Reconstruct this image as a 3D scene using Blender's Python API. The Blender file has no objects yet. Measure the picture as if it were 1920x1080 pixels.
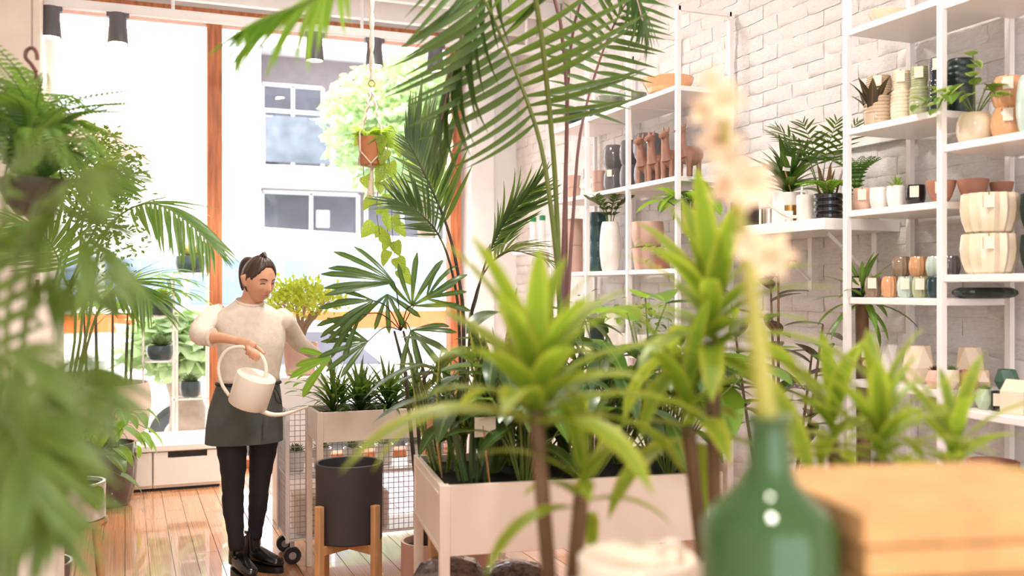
import bpy, math, random
from mathutils import Vector, Matrix, Quaternion
rng = random.Random(11)
sc = bpy.context.scene
COL = sc.collection
# ------------------------------------------------------------------ camera
FPX = 1800.0; HC = 1.46
YAW = math.atan(725 / 1800.0)
CAM = Vector((0, 0, HC))
Fv = Vector((math.sin(YAW), math.cos(YAW), 0)); Rv = Vector((math.cos(YAW), -math.sin(YAW), 0)); Zv = Vector((0, 0, 1))
cd = bpy.data.cameras.new('camera'); cam = bpy.data.objects.new('camera', cd); COL.objects.link(cam)
cam.location = CAM; cam.rotation_euler = (math.pi / 2, 0, -YAW)
cd.sensor_width = 36.0; cd.lens = 36.0 * FPX / 1920.0; cd.clip_start = 0.05; cd.clip_end = 300
cd.dof.use_dof = True; cd.dof.focus_distance = 4.95; cd.dof.aperture_fstop = 1.9
sc.camera = cam
# ------------------------------------------------------------------ world, sun, exposure
wd = bpy.data.worlds.new('sky'); sc.world = wd; wd.use_nodes = True
bg = wd.node_tree.nodes['Background']; bg.inputs[0].default_value = (0.93, 0.96, 1.0, 1); bg.inputs[1].default_value = 2.6
sd = bpy.data.lights.new('sun', 'SUN'); sd.energy = 7.0; sd.angle = 0.02; sd.color = (1.0, 0.93, 0.82)
sun = bpy.data.objects.new('sun', sd); COL.objects.link(sun)
sun.rotation_euler = Vector((0.25, 0.42, -0.9)).to_track_quat('-Z', 'Y').to_euler()
sc.view_settings.view_transform = 'Standard'; sc.view_settings.look = 'None'
sc.view_settings.gamma = 1.0; sc.view_settings.use_curve_mapping = False
sc.view_settings.exposure = 0.74
# ------------------------------------------------------------------ pixel helpers: a photo pixel plus a real distance or plane gives a point of the place
def ray(px, py):
    return Fv + Rv * ((px - 960) / FPX) + Zv * ((540 - py) / FPX)
def W(px, py, t): return CAM + ray(px, py) * t
def WX(px, py, X): r = ray(px, py); return CAM + r * (X / r.x)
def WY(px, py, Y): r = ray(px, py); return CAM + r * (Y / r.y)
def WZ(px, py, z): r = ray(px, py); return CAM + r * ((z - HC) / r.z)
def dep(p): return (Vector(p) - CAM).dot(Fv)
def m_px(n, t): return n * t / FPX
# ------------------------------------------------------------------ materials
def lin(c):
    return tuple(((x / 255) / 12.92 if x / 255 <= 0.04045 else ((x / 255 + 0.055) / 1.055) ** 2.4) for x in c) + (1,)
MATS = {}
def mat(name, rgb, rough=0.5, metal=0.0, var=0.08, scale=6.0, bump=0.0, bscale=60.0, coat=0.0, spec=0.5, stretch=None, emit=None):
    if name in MATS: return MATS[name]
    m = bpy.data.materials.new(name); m.use_nodes = True; nt = m.node_tree; N = nt.nodes; L = nt.links
    b = N['Principled BSDF']; c = lin(rgb)
    b.inputs['Roughness'].default_value = rough; b.inputs['Metallic'].default_value = metal
    b.inputs['Coat Weight'].default_value = coat; b.inputs['Specular IOR Level'].default_value = spec
    tc = N.new('ShaderNodeTexCoord'); src = tc.outputs['Object']
    if stretch:
        mp = N.new('ShaderNodeMapping'); mp.inputs['Scale'].default_value = stretch; L.new(src, mp.inputs[0]); src = mp.outputs[0]
    nz = N.new('ShaderNodeTexNoise'); nz.inputs['Scale'].default_value = scale; nz.inputs['Detail'].default_value = 4
    L.new(src, nz.inputs['Vector'])
    rp = N.new('ShaderNodeValToRGB'); rp.color_ramp.elements[0].position = 0.3; rp.color_ramp.elements[1].position = 0.7
    rp.color_ramp.elements[0].color = tuple(max(0, x * (1 - var * 2)) for x in c[:3]) + (1,)
    rp.color_ramp.elements[1].color = tuple(min(1, x * (1 + var)) for x in c[:3]) + (1,)
    L.new(nz.outputs['Fac'], rp.inputs[0]); L.new(rp.outputs[0], b.inputs['Base Color'])
    if bump:
        n2 = N.new('ShaderNodeTexNoise'); n2.inputs['Scale'].default_value = bscale; n2.inputs['Detail'].default_value = 5; L.new(src, n2.inputs['Vector'])
        bp = N.new('ShaderNodeBump'); bp.inputs['Strength'].default_value = bump; bp.inputs['Distance'].default_value = 0.01
        L.new(n2.outputs['Fac'], bp.inputs['Height']); L.new(bp.outputs[0], b.inputs['Normal'])
    if emit:
        b.inputs['Emission Color'].default_value = lin(emit[0]); b.inputs['Emission Strength'].default_value = emit[1]
    MATS[name] = m; return m
def leafmat(name, rgb, edge=None, rib=None, rough=0.35, trans=0.4, band=None, var=0.18, warm=0.35):
    """leaf: colour along/across the blade from its UVs, per-object tone, light passing through"""
    if name in MATS: return MATS[name]
    m = bpy.data.materials.new(name); m.use_nodes = True; nt = m.node_tree; N = nt.nodes; L = nt.links
    b = N['Principled BSDF']; out = N['Material Output']; c = lin(rgb)
    b.inputs['Roughness'].default_value = rough
    oi = N.new('ShaderNodeObjectInfo'); hs = N.new('ShaderNodeMix'); hs.data_type = 'RGBA'
    hs.inputs[6].default_value = tuple(x * (1 - var) for x in c[:3]) + (1,); hs.inputs[7].default_value = tuple(min(1, x * (1 + var * 1.3)) for x in c[:3]) + (1,)
    L.new(oi.outputs['Random'], hs.inputs[0]); cur = hs.outputs[2]
    uv = N.new('ShaderNodeUVMap'); sp = N.new('ShaderNodeSeparateXYZ'); L.new(uv.outputs[0], sp.inputs[0])
    if edge or rib:
        a = N.new('ShaderNodeMath'); a.operation = 'SUBTRACT'; L.new(sp.outputs[1], a.inputs[0]); a.inputs[1].default_value = 0.5
        a2 = N.new('ShaderNodeMath'); a2.operation = 'ABSOLUTE'; L.new(a.outputs[0], a2.inputs[0])
        for colr, lo, hi in ((edge, 0.24, 0.36), (rib, 0.09, 0.03)):
            if not colr: continue
            mr = N.new('ShaderNodeMapRange'); mr.inputs[1].default_value = lo; mr.inputs[2].default_value = hi; L.new(a2.outputs[0], mr.inputs[0])
            mx = N.new('ShaderNodeMix'); mx.data_type = 'RGBA'; L.new(mr.outputs[0], mx.inputs[0]); L.new(cur, mx.inputs[6]); mx.inputs[7].default_value = lin(colr); cur = mx.outputs[2]
    if band:
        wv = N.new('ShaderNodeTexNoise'); wv.inputs['Scale'].default_value = 14; cb = N.new('ShaderNodeMapping'); cb.inputs['Scale'].default_value = (3, 0.6, 1)
        L.new(uv.outputs[0], cb.inputs[0]); L.new(cb.outputs[0], wv.inputs['Vector'])
        mr = N.new('ShaderNodeMapRange'); mr.inputs[1].default_value = 0.5; mr.inputs[2].default_value = 0.6; L.new(wv.outputs[0], mr.inputs[0])
        mx = N.new('ShaderNodeMix'); mx.data_type = 'RGBA'; L.new(mr.outputs[0], mx.inputs[0]); L.new(cur, mx.inputs[6]); mx.inputs[7].default_value = lin(band); cur = mx.outputs[2]
    L.new(cur, b.inputs['Base Color'])
    tr = N.new('ShaderNodeBsdfTranslucent')
    g = N.new('ShaderNodeMix'); g.data_type = 'RGBA'; g.inputs[0].default_value = warm; L.new(cur, g.inputs[6]); g.inputs[7].default_value = (0.55, 0.8, 0.05, 1); L.new(g.outputs[2], tr.inputs[0])
    ms = N.new('ShaderNodeMixShader'); ms.inputs[0].default_value = trans
    L.new(b.outputs[0], ms.inputs[1]); L.new(tr.outputs[0], ms.inputs[2]); L.new(ms.outputs[0], out.inputs[0])
    MATS[name] = m; return m
def clearmat(name, tint=(1, 1, 1), gl=0.08, rough=0.02):
    if name in MATS: return MATS[name]
    m = bpy.data.materials.new(name); m.use_nodes = True; nt = m.node_tree; N = nt.nodes; L = nt.links
    for n in list(N):
        if n.type == 'BSDF_PRINCIPLED': N.remove(n)
    t = N.new('ShaderNodeBsdfTransparent'); t.inputs[0].default_value = (*tint, 1)
    g = N.new('ShaderNodeBsdfGlossy'); g.inputs['Roughness'].default_value = rough
    lw = N.new('ShaderNodeLayerWeight'); lw.inputs[0].default_value = 0.25
    mm = N.new('ShaderNodeMath'); mm.operation = 'MULTIPLY_ADD'; L.new(lw.outputs['Facing'], mm.inputs[0]); mm.inputs[1].default_value = 0.25; mm.inputs[2].default_value = gl * 0.5
    ms = N.new('ShaderNodeMixShader'); L.new(mm.outputs[0], ms.inputs[0]); L.new(t.outputs[0], ms.inputs[1]); L.new(g.outputs[0], ms.inputs[2])
    L.new(ms.outputs[0], N['Material Output'].inputs[0]); MATS[name] = m; return m
# ------------------------------------------------------------------ mesh builder
def tag(o, label=None, cat=None, group=None, kind=None):
    if label: o['label'] = label
    if cat: o['category'] = cat
    if group: o['group'] = group
    if kind: o['kind'] = kind
    return o
def link(o, parent=None):
    COL.objects.link(o)
    if parent is not None: o.parent = parent
    return o
def thing(name, label, cat, loc=(0, 0, 0), rz=0.0, group=None):
    o = link(bpy.data.objects.new(name, None)); o.location = loc; o.rotation_euler = (0, 0, rz); o.empty_display_size = 0.05
    return tag(o, label, cat, group)
def inst(name, me, parent, M=None):
    o = link(bpy.data.objects.new(name, me), parent)
    if M is not None: o.matrix_basis = M
    return o
def dup(root, loc=None, rz=None, label=None):
    def cp(o, par):
        c = o.copy(); COL.objects.link(c); c.parent = par
        for ch in KIDS.get(o.name, list(o.children)): cp(ch, c)
        return c
    r = cp(root, None)
    if loc is not None: r.location = loc
    if rz is not None: r.rotation_euler = (0, 0, rz)
    if label: r['label'] = label
    return r
KIDS = {}
class MB:
    def __init__(s): s.v = []; s.f = []
    def add(s, vs, fs):
        o = len(s.v); s.v += [tuple(x) for x in vs]; s.f += [tuple(i + o for i in f) for f in fs]; return s
    def box(s, lo, hi, M=None):
        x0, y0, z0 = lo; x1, y1, z1 = hi
        vs = [Vector(p) for p in ((x0, y0, z0), (x1, y0, z0), (x1, y1, z0), (x0, y1, z0), (x0, y0, z1), (x1, y0, z1), (x1, y1, z1), (x0, y1, z1))]
        if M is not None: vs = [M @ p for p in vs]
        return s.add(vs, [(0, 3, 2, 1), (4, 5, 6, 7), (0, 1, 5, 4), (1, 2, 6, 5), (2, 3, 7, 6), (3, 0, 4, 7)])
    def bar(s, a, b, w, h=None, up=Zv):
        a = Vector(a); b = Vector(b); d = b - a; L = d.length; d.normalize(); h = h or w
        if abs(d.dot(up)) > 0.99: up = Vector((1, 0, 0))
        sx = d.cross(up).normalized(); u = sx.cross(d)
        M = Matrix((( d.x, sx.x, u.x, a.x), (d.y, sx.y, u.y, a.y), (d.z, sx.z, u.z, a.z), (0, 0, 0, 1)))
        return s.box((0, -w / 2, -h / 2), (L, w / 2, h / 2), M)
    def tube(s, pts, r, seg=8, cap=True, flat=1.0, flatdir=None):
        pts = [Vector(p) for p in pts]; n = len(pts); rs = r if isinstance(r, (list, tuple)) else [r] * n
        T = [(pts[min(i + 1, n - 1)] - pts[max(i - 1, 0)]).normalized() for i in range(n)]
        u = flatdir.copy() if flatdir else (Vector((0, 0, 1)) if abs(T[0].z) < 0.9 else Vector((1, 0, 0)))
        vs = []
        for i in range(n):
            u = (u - T[i] * u.dot(T[i])).normalized(); w = T[i].cross(u)
            for k in range(seg):
                a = 2 * math.pi * k / seg; vs.append(pts[i] + u * (math.cos(a) * rs[i] * flat) + w * (math.sin(a) * rs[i]))
        fs = [(i * seg + k, i * seg + (k + 1) % seg, (i + 1) * seg + (k + 1) % seg, (i + 1) * seg + k) for i in range(n - 1) for k in range(seg)]
        if cap: fs += [tuple(range(seg))[::-1], tuple((n - 1) * seg + k for k in range(seg))]
        return s.add(vs, fs)
    def lathe(s, prof, seg=24, c=(0, 0, 0), mod=None):
        c = Vector(c); vs = []; idx = []
        for (r, z) in prof:
            if r < 1e-5: idx.append([len(vs)]); vs.append(c + Vector((0, 0, z))); continue
            row = []
            for k in range(seg):
                a = 2 * math.pi * k / seg; rr = mod(a, r, z) if mod else r
                row.append(len(vs)); vs.append(c + Vector((rr * math.cos(a), rr * math.sin(a), z)))
            idx.append(row)
        fs = []
        for i in range(len(idx) - 1):
            A, B = idx[i], idx[i + 1]
            for k in range(seg):
                k2 = (k + 1) % seg
                if len(A) == 1 and len(B) == 1: continue
                if len(A) == 1: fs.append((A[0], B[k2], B[k])[::-1])
                elif len(B) == 1: fs.append((A[k], A[k2], B[0]))
                else: fs.append((A[k], A[k2], B[k2], B[k]))
        return s.add(vs, fs)
    def loft(s, rings, cap=True):
        seg = len(rings[0]); vs = [p for r in rings for p in r]; n = len(rings)
        fs = [(i * seg + k, i * seg + (k + 1) % seg, (i + 1) * seg + (k + 1) % seg, (i + 1) * seg + k) for i in range(n - 1) for k in range(seg)]
        if cap: fs += [tuple(range(seg))[::-1], tuple((n - 1) * seg + k for k in range(seg))]
        return s.add(vs, fs)
    def mesh(s, name, m, smooth=True, ang=38, off=None):
        me = bpy.data.meshes.new(name)
        vs = s.v if off is None else [(a - off[0], b - off[1], c - off[2]) for a, b, c in s.v]
        me.from_pydata(vs, [], s.f); me.update()
        if m: me.materials.append(m)
        if smooth:
            me.polygons.foreach_set('use_smooth', [True] * len(me.polygons)); me.set_sharp_from_angle(angle=math.radians(ang))
        return me
    def build(s, name, m, parent=None, smooth=True, bevel=0.0, off=None, ang=38):
        o = link(bpy.data.objects.new(name, s.mesh(name, m, smooth, ang, off)), parent)
        if bevel:
            b = o.modifiers.new('bevel', 'BEVEL'); b.width = bevel; b.segments = 2; b.limit_method = 'ANGLE'
        return o
def spline(pts, n):
    pts = [Vector(p) for p in pts]; out = []; m = len(pts) - 1
    for i in range(n + 1):
        x = i / n * m; k = min(int(x), m - 1); t = x - k
        p0 = pts[max(k - 1, 0)]; p1 = pts[k]; p2 = pts[k + 1]; p3 = pts[min(k + 2, m)]
        out.append(0.5 * ((2 * p1) + (p2 - p0) * t + (2 * p0 - 5 * p1 + 4 * p2 - p3) * t * t + (3 * p1 - p0 - 3 * p2 + p3) * t ** 3))
    return out
def frame(loc, d, up=Zv, s=1.0, sy=None, sz=None):
    d = Vector(d).normalized(); up = Vector(up)
    y = up.cross(d)
    if y.length < 1e-3: y = Vector((0, 1, 0)).cross(d)
    y.normalize(); z = d.cross(y); sy = s if sy is None else sy; sz = s if sz is None else sz
    return Matrix(((d.x * s, y.x * sy, z.x * sz, loc[0]), (d.y * s, y.y * sy, z.y * sz, loc[1]), (d.z * s, y.z * sy, z.z * sz, loc[2]), (0, 0, 0, 1)))
# ------------------------------------------------------------------ leaves (blade along +X, unit length, normal +Z)
SHAPES = {
    'strap': lambda s: min(1.0, 0.45 + 2.2 * s) * (1 - s ** 4) ** 0.8,
    'sword': lambda s: (0.6 + 1.0 * s if s < 0.4 else 1.0) * (1 - s ** 5) ** 0.9,
    'lance': lambda s: math.sin(math.pi * min(1, (s * 0.96 + 0.04)) ** 0.8) ** 0.9,
    'ovate': lambda s: math.sin(math.pi * min(1, s * 0.98 + 0.02) ** 0.8) ** 0.7,
    'heart': lambda s: (math.sin(math.pi * min(1, s * 0.93 + 0.07) ** 0.55)) ** 0.75,
    'blade': lambda s: min(1.0, 0.35 + 3.0 * s) * (1 - s ** 2.2) ** 0.9,
    'fan': lambda s: min(1.0, 0.25 + 1.4 * s) * (1.0 if s < 0.85 else max(0.25, 1 - (s - 0.85) * 5)),
}
LEAF = {}
def leafmesh(shape, ratio, curl, m, fold=0.25, n=7, wave=0.0):
    key = (shape, ratio, curl, m.name, fold, wave)
    if key in LEAF: return LEAF[key]
    vs = []; uv = []; x = z = 0.0; ds = 1.0 / n
    for i in range(n + 1):
        s = i / n; w = ratio * 0.5 * max(0.02, SHAPES[shape](s)); a = -curl * s ** 1.3
        if i: x += ds * math.cos(a); z += ds * math.sin(a)
        wz = wave * math.sin(s * 12) * w
        vs += [(x - math.sin(a) * 0, -w, z + fold * w + wz), (x, 0, z), (x, w, z + fold * w - wz)]; uv += [(s, 0), (s, 0.5), (s, 1)]
    fs = []
    for i in range(n):
        a = i * 3; fs += [(a, a + 3, a + 4, a + 1), (a + 1, a + 4, a + 5, a + 2)]
    me = bpy.data.meshes.new('leaf_' + shape); me.from_pydata(vs, [], fs); me.update()
    l = me.uv_layers.new(name='UVMap')
    for lp in me.loops: l.data[lp.index].uv = uv[lp.vertex_index]
    me.polygons.foreach_set('use_smooth', [True] * len(me.polygons)); me.materials.append(m)
    LEAF[key] = me; return me
def leaf(parent, shape, ratio, curl, m, loc, d, length, up=Zv, fold=0.25, name='leaf', wave=0.0):
    return inst(name, leafmesh(shape, ratio, round(curl, 1), m, fold, wave=wave), parent, frame(loc, d, up, length))
def dirv(yaw, pitch): return Vector((math.cos(yaw) * math.cos(pitch), math.sin(yaw) * math.cos(pitch), math.sin(pitch)))
def rosette(parent, c, n, L, ratio, m, shape='strap', pitch=(0.1, 1.3), curl=(0.6, 1.4), rise=0.06, fold=0.25, yaw0=0.0, spread=2 * math.pi):
    """leaves spiralling out of a growing point, the outer ones lower and more arched"""
    for i in range(n):
        k = i / max(1, n - 1); y = yaw0 + (i * 2.399) % spread + rng.uniform(-0.15, 0.15)
        p = pitch[0] + (pitch[1] - pitch[0]) * k + rng.uniform(-0.12, 0.12); cu = curl[1] + (curl[0] - curl[1]) * k + rng.uniform(-0.15, 0.15)
        leaf(parent, shape, ratio, cu, m, Vector(c) + Vector((0, 0, rise * k)), dirv(y, p), L * rng.uniform(0.75, 1.1) * (1 - 0.25 * k), fold=fold)
def frond(root, pts, n, Lm, wid, m, mr, s0=0.3, up=Zv, ang=(1.1, 0.45), curl=0.6, droop=0.25, r=0.007, name='frond', sides=(-1, 1), base=0.55, lens=(1, 1), tip=0.55):
    """one pinnate frond: the rachis is the part, its leaflets are the sub-parts; pts are relative to the root"""
    P = spline(pts, 40); b = MB(); b.tube(P[::2], [r * (1 - 0.75 * i / 20) for i in range(21)], 6)
    fr = b.build(name, mr, root)
    for i in range(n):
        k = i / (n - 1); s = s0 + (1 - s0) * k; j = min(39, int(s * 40)); p = P[j].lerp(P[j + 1], s * 40 - j)
        T = (P[j + 1] - P[j]).normalized(); S = T.cross(Vector(up))
        if S.length < 0.05: S = T.cross(Vector((1, 0, 0)))
        S.normalize(); Nn = S.cross(T)
        a = ang[0] + (ang[1] - ang[0]) * k; Ls = Lm * (base + (1 - base) * math.sin(math.pi * min(1, 0.15 + 0.95 * k)) if k < 0.4 else 1 - tip * ((k - 0.4) / 0.6) ** 2)
        for sd_ in sides:
            aa = a + rng.uniform(-0.08, 0.08); d = T * math.cos(aa) + S * (sd_ * math.sin(aa)) + Nn * 0.25 - Zv * droop
            leaf(fr, 'blade', round(wid / Lm, 3), curl + rng.choice((-0.2, 0, 0.2)), m, p, d, Ls * (lens[0] if sd_ < 0 else lens[1]) * rng.uniform(0.88, 1.1), up=Nn, fold=0.35, name='leaflet')
    return fr
def fan(root, base, hub, d, n, L, wid, m, mr, up=Zv, spread=2.6, curl=0.4, name='fan_leaf'):
    """palmate leaf: thin stalk plus a fan of segments"""
    base = Vector(base); hub = Vector(hub); mid = base.lerp(hub, 0.5) + Vector((0, 0, 0.04))
    o = MB().tube(spline([base, mid, hub], 8), 0.003, 5).build(name, mr, root)
    d = Vector(d).normalized(); S = d.cross(Vector(up)).normalized(); N = S.cross(d)
    for i in range(n):
        a = -spread / 2 + spread * i / (n - 1) + rng.uniform(-0.06, 0.06); dd = d * math.cos(a) + S * math.sin(a) + N * rng.uniform(-0.1, 0.2)
        leaf(o, 'fan', round(wid / L, 3), curl + rng.choice((0, 0.2, 0.4)), m, hub, dd, L * rng.uniform(0.8, 1.1) * (1 - 0.15 * abs(a)), up=N, fold=0.3, name='leaflet')
    return o
def fernfrond(root, pts, n, Lm, m, name='frond'):
    """a fern frond with its small pinnae joined into it"""
    P = spline(pts, n); b = MB(); b.tube(P, [0.002] * len(P), 4)
    for i in range(2, n):
        k = i / n; T = (P[min(i + 1, n)] - P[i - 1]).normalized(); S = T.cross(Zv)
        if S.length < 0.1: S = T.cross(Vector((1, 0, 0)))
        S.normalize(); N = S.cross(T); L = Lm * math.sin(math.pi * (0.12 + 0.86 * k)) ** 0.7
        for sg in (-1, 1):
            d = (S * sg * 0.95 + T * 0.3 - Zv * 0.12).normalized(); w = T * (L * 0.16); p = P[i]
            q = p + d * L * 0.5 + N * 0.004
            b.add([p - w * 0.4, p + w * 0.4, q + w, p + d * L, q - w], [(0, 1, 2, 3, 4)])
    return b.build(name, m, root, smooth=False)
# ================================================================== SETTING
M_white = mat('painted white plaster', (238, 236, 236), 0.6, var=0.02)
M_cream = mat('cream wall paint', (233, 220, 205), 0.7, var=0.03)
M_brick = mat('white painted brick', (231, 226, 224), 0.55, var=0.05, scale=9, bump=0.55, bscale=26)
M_mortar = mat('white painted mortar', (230, 221, 217), 0.7, var=0.05, bump=0.5, bscale=40)
M_floor = mat('varnished floor boards', (205, 146, 100), 0.25, var=0.16, scale=3.0, coat=0.9, bump=0.05, stretch=(6, 0.7, 6))
M_metalw = mat('white powder coated steel', (240, 234, 232), 0.35, var=0.01)
M_lacq = mat('white lacquer', (240, 235, 232), 0.3, var=0.01)
M_wood = mat('orange pine', (186, 112, 68), 0.5, var=0.22, scale=4, stretch=(9, 9, 0.8))
M_oak = mat('light oak', (200, 150, 100), 0.5, var=0.14, scale=5, stretch=(8, 8, 1))
M_black = mat('black', (22, 22, 24), 0.45, var=0.05)
M_lampb = mat('grey lamp housing', (92, 92, 98), 0.4, var=0.03)
M_glow = mat('lit lamp lens', (255, 240, 220), 0.4, emit=((255, 226, 186), 22.0))
M_pane = clearmat('window glass', gl=0.03)
XW, XF, YWIN, ZC = 3.25, 2.87, 8.1, 3.75
# floor: sub-floor plus boards
fl = tag(MB().box((-2.3, -3.2, -0.14), (3.45, 8.3, -0.022)).build('floor', M_floor), kind='structure')
pm = MB().box((0, 0, 0), (1, 1, 1)).mesh('plank', M_floor, smooth=False)
x = -1.2
while x < 3.2:
    y = 1.7 + rng.uniform(-1.2, 0)
    while y < YWIN:
        L = rng.uniform(1.3, 2.3); y0 = max(y, 1.7); y1 = min(y + L, YWIN)
        if y1 - y0 > 0.12: inst('plank', pm, fl, Matrix.Translation((x, y0, -0.022)) @ Matrix.Diagonal((0.1165, y1 - y0 - 0.004, 0.022 + rng.uniform(-0.0012, 0), 1)))
        y += L
    x += 0.12
MB().box((-2.3, -3.2, -0.022), (3.25, 1.695, 0)).build('rear_boards', M_floor, fl)
# ceiling
ce = MB().box((-2.3, -3.2, ZC), (3.45, 8.3, ZC + 0.12))
tag(ce.build('ceiling', M_white, smooth=False), kind='structure')
for i, (yy, zz, h) in enumerate(((7.02, 3.62, 0.13), (7.5, 3.60, 0.15))):
    tag(MB().box((-0.49, yy, zz), (3.25, yy + 0.07, zz + h)).build('trim_%d' % (i + 1), M_white, bevel=0.006), kind='structure')
# walls
wr = tag(MB().box((XW + 0.011, -3.2, 0), (XW + 0.2, 8.3, ZC)).build('wall_right', M_mortar), kind='structure')
brs = []
for v in range(5):
    b = MB(); nx, nz = 5, 3; g = {}
    for i in range(nx + 1):
        for k in range(nz + 1):
            e = (i in (0, nx)) or (k in (0, nz)); g[i, k] = len(b.v)
            b.v.append((-0.5 + (0.14 if e else 0) + rng.uniform(-0.10, 0.10), i / nx + (rng.uniform(-0.012, 0.012)), k / nz + rng.uniform(-0.05, 0.05)))
    for i in range(nx):
        for k in range(nz): b.f.append((g[i, k], g[i, k + 1], g[i + 1, k + 1], g[i + 1, k]))
    rim = [g[i, 0] for i in range(nx + 1)] + [g[nx, k] for k in range(1, nz + 1)] + [g[i, nz] for i in range(nx - 1, -1, -1)] + [g[0, k] for k in range(nz - 1, 0, -1)]
    o = len(b.v); b.v += [(0.5, b.v[r][1], b.v[r][2]) for r in rim]; n = len(rim)
    b.f += [(rim[j], rim[(j + 1) % n], o + (j + 1) % n, o + j) for j in range(n)]
    brs.append(b)
bms = [b.mesh('brick', M_brick, True, 60) for b in brs]
cand = []; near = MB()
for r in range(int((3.72 - 0.3) / 0.08)):
    for c in range(-1, 29):
        y = 1.3 + c * 0.247 + (0.1235 if r % 2 else 0); z = 0.3 + r * 0.08
        q = Vector((XW, y + 0.12, z + 0.03)); d = q - CAM; t = d.dot(Fv); px = 960 + 1800 * d.dot(Rv) / t; py = 540 - 1800 * d.z / t
        cand.append((0 if (px < 1935 and -15 < py < 860) else 1, t, y, z))
cand.sort()
for i, (hid, t, y, z) in enumerate(cand):
    M = Matrix.Translation((XW + 0.02 + rng.uniform(-0.004, 0.004), y, z)) @ Matrix.Diagonal((0.036, 0.241, 0.0745, 1)); v = rng.randrange(5)
    if i < 299: inst('brick', bms[v], wr, M)
    else: near.add([M @ Vector(p) for p in brs[v].v], brs[v].f)
tag(near.build('far_bricks', M_brick, wr, ang=60), kind='stuff')
tag(MB().box((-2.3, 6.62, 0), (-0.49, 8.3, ZC)).build('wall_left', M_cream, bevel=0.01), kind='structure')
tag(MB().box((-2.45, -3.2, 0), (-2.3, 8.3, ZC)).build('wall_side', M_white), kind='structure')
wf = MB().box((2.78, 7.86, 0), (3.0, 8.3, ZC)).box((3.0, 7.98, 0), (3.3, 8.3, ZC))
tag(wf.build('wall_front', M_white, bevel=0.008, smooth=False), kind='structure')
tag(MB().box((-0.49, 8.08, 3.70), (2.78, 8.3, ZC)).build('wall_header', M_white, smooth=False), kind='structure')
tag(MB().box((-2.3, -3.2, 0), (-1.9, -3.0, ZC)).box((2.8, -3.2, 0), (3.3, -3.0, ZC)).box((-1.9, -3.2, 3.3), (2.8, -3.0, ZC)).build('wall_rear', M_white, smooth=False), kind='structure')  # unseen rear wall, its wide opening made to let sky light in
# shop window
wn = MB().box((-0.49, 8.04, 3.58), (2.78, 8.18, 3.70)).build('window_1', M_wood, bevel=0.006); tag(wn, kind='structure')
for xm, w in ((0.665, 0.115), (2.70, 0.10)):
    MB().box((xm - w / 2, 8.02, 0.06), (xm + w / 2, 8.17, 3.58)).build('mullion', M_wood, wn, bevel=0.006)
MB().box((-0.49, 8.02, 0.0), (2.78, 8.2, 0.07)).build('sill', M_wood, wn, bevel=0.006)
for a, b_ in ((-0.49, 0.607), (0.723, 2.65)):
    MB().box((a, 8.10, 0.07), (b_, 8.108, 3.58)).build('pane', M_pane, wn)
# the letters P L stuck to the outside of the pane, read from the street
fc = bpy.data.curves.new('lettering', 'FONT'); fc.body = 'PL'; fc.size = 0.115; fc.extrude = 0.0008
lt = bpy.data.objects.new('tmp', fc); COL.objects.link(lt)
dg = bpy.context.evaluated_depsgraph_get(); lm = bpy.data.meshes.new_from_object(lt.evaluated_get(dg)); bpy.data.objects.remove(lt)
lm.materials.clear(); lm.materials.append(mat('white vinyl', (245, 245, 248), 0.5, var=0.0))
p = WY(281, 499, 8.112); inst('window_lettering', lm, wn, Matrix.Translation(p) @ Matrix.Rotation(math.pi, 4, 'Z') @ Matrix.Rotation(math.pi / 2, 4, 'X'))
# ------------------------------------------------------------------ ceiling spot rail
ry = 6.9; rail = MB().box((-0.48, ry - 0.03, 3.285), (3.2, ry + 0.03, 3.345))
ro = thing('light_rail', 'long white rail carrying the spotlights under the ceiling by the window', 'rail', (1.3, ry, 3.285))
rail.build('rail', M_white, ro, off=ro.location, bevel=0.004)
for xr in (0.3, 1.6, 2.9): MB().tube([(xr, ry, 3.34), (xr, ry, ZC)], 0.012).build('hanger', M_white, ro, off=ro.location)
def spot(px, label, y=ry):
    p = WY(px, 60, y); o = thing('spotlight', label, 'spotlight', (p.x, y, 3.285), group='spotlights on the rail by the window')
    h = MB().lathe([(0, 0), (0.052, 0), (0.055, -0.02), (0.055, -0.09), (0.058, -0.095), (0.062, -0.16), (0.066, -0.20), (0.060, -0.20), (0.056, -0.185), (0, -0.185)], 20)
    h.build('housing', M_lampb, o); MB().box((-0.07, -0.03, -0.03), (0.07, 0.03, 0.0)).build('bracket', M_lampb, o, bevel=0.003)
    MB().lathe([(0, -0.187), (0.055, -0.187), (0.05, -0.193), (0, -0.195)], 20).build('lens', M_glow, o)
    ld = bpy.data.lights.new('spot', 'SPOT'); ld.energy = 60; ld.spot_size = 1.6; ld.spot_blend = 0.6; ld.color = (1, 0.93, 0.86); ld.shadow_soft_size = 0.05
    lo = bpy.data.objects.new('bulb', ld); link(lo, o); lo.location = (0, 0, -0.22); lo.rotation_euler = (0.35, 0, 0)
spot(95, 'grey spotlight at the far left, half behind the cream wall edge')
spot(221, 'grey spotlight over the left window pane, second from the left')
spot(590, 'grey lit spotlight just right of the wooden window post')
spot(702, 'grey spotlight directly behind the knotted cord of the hanging pot')
spot(816, 'grey spotlight half covered by the drooping palm leaflets')
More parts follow.
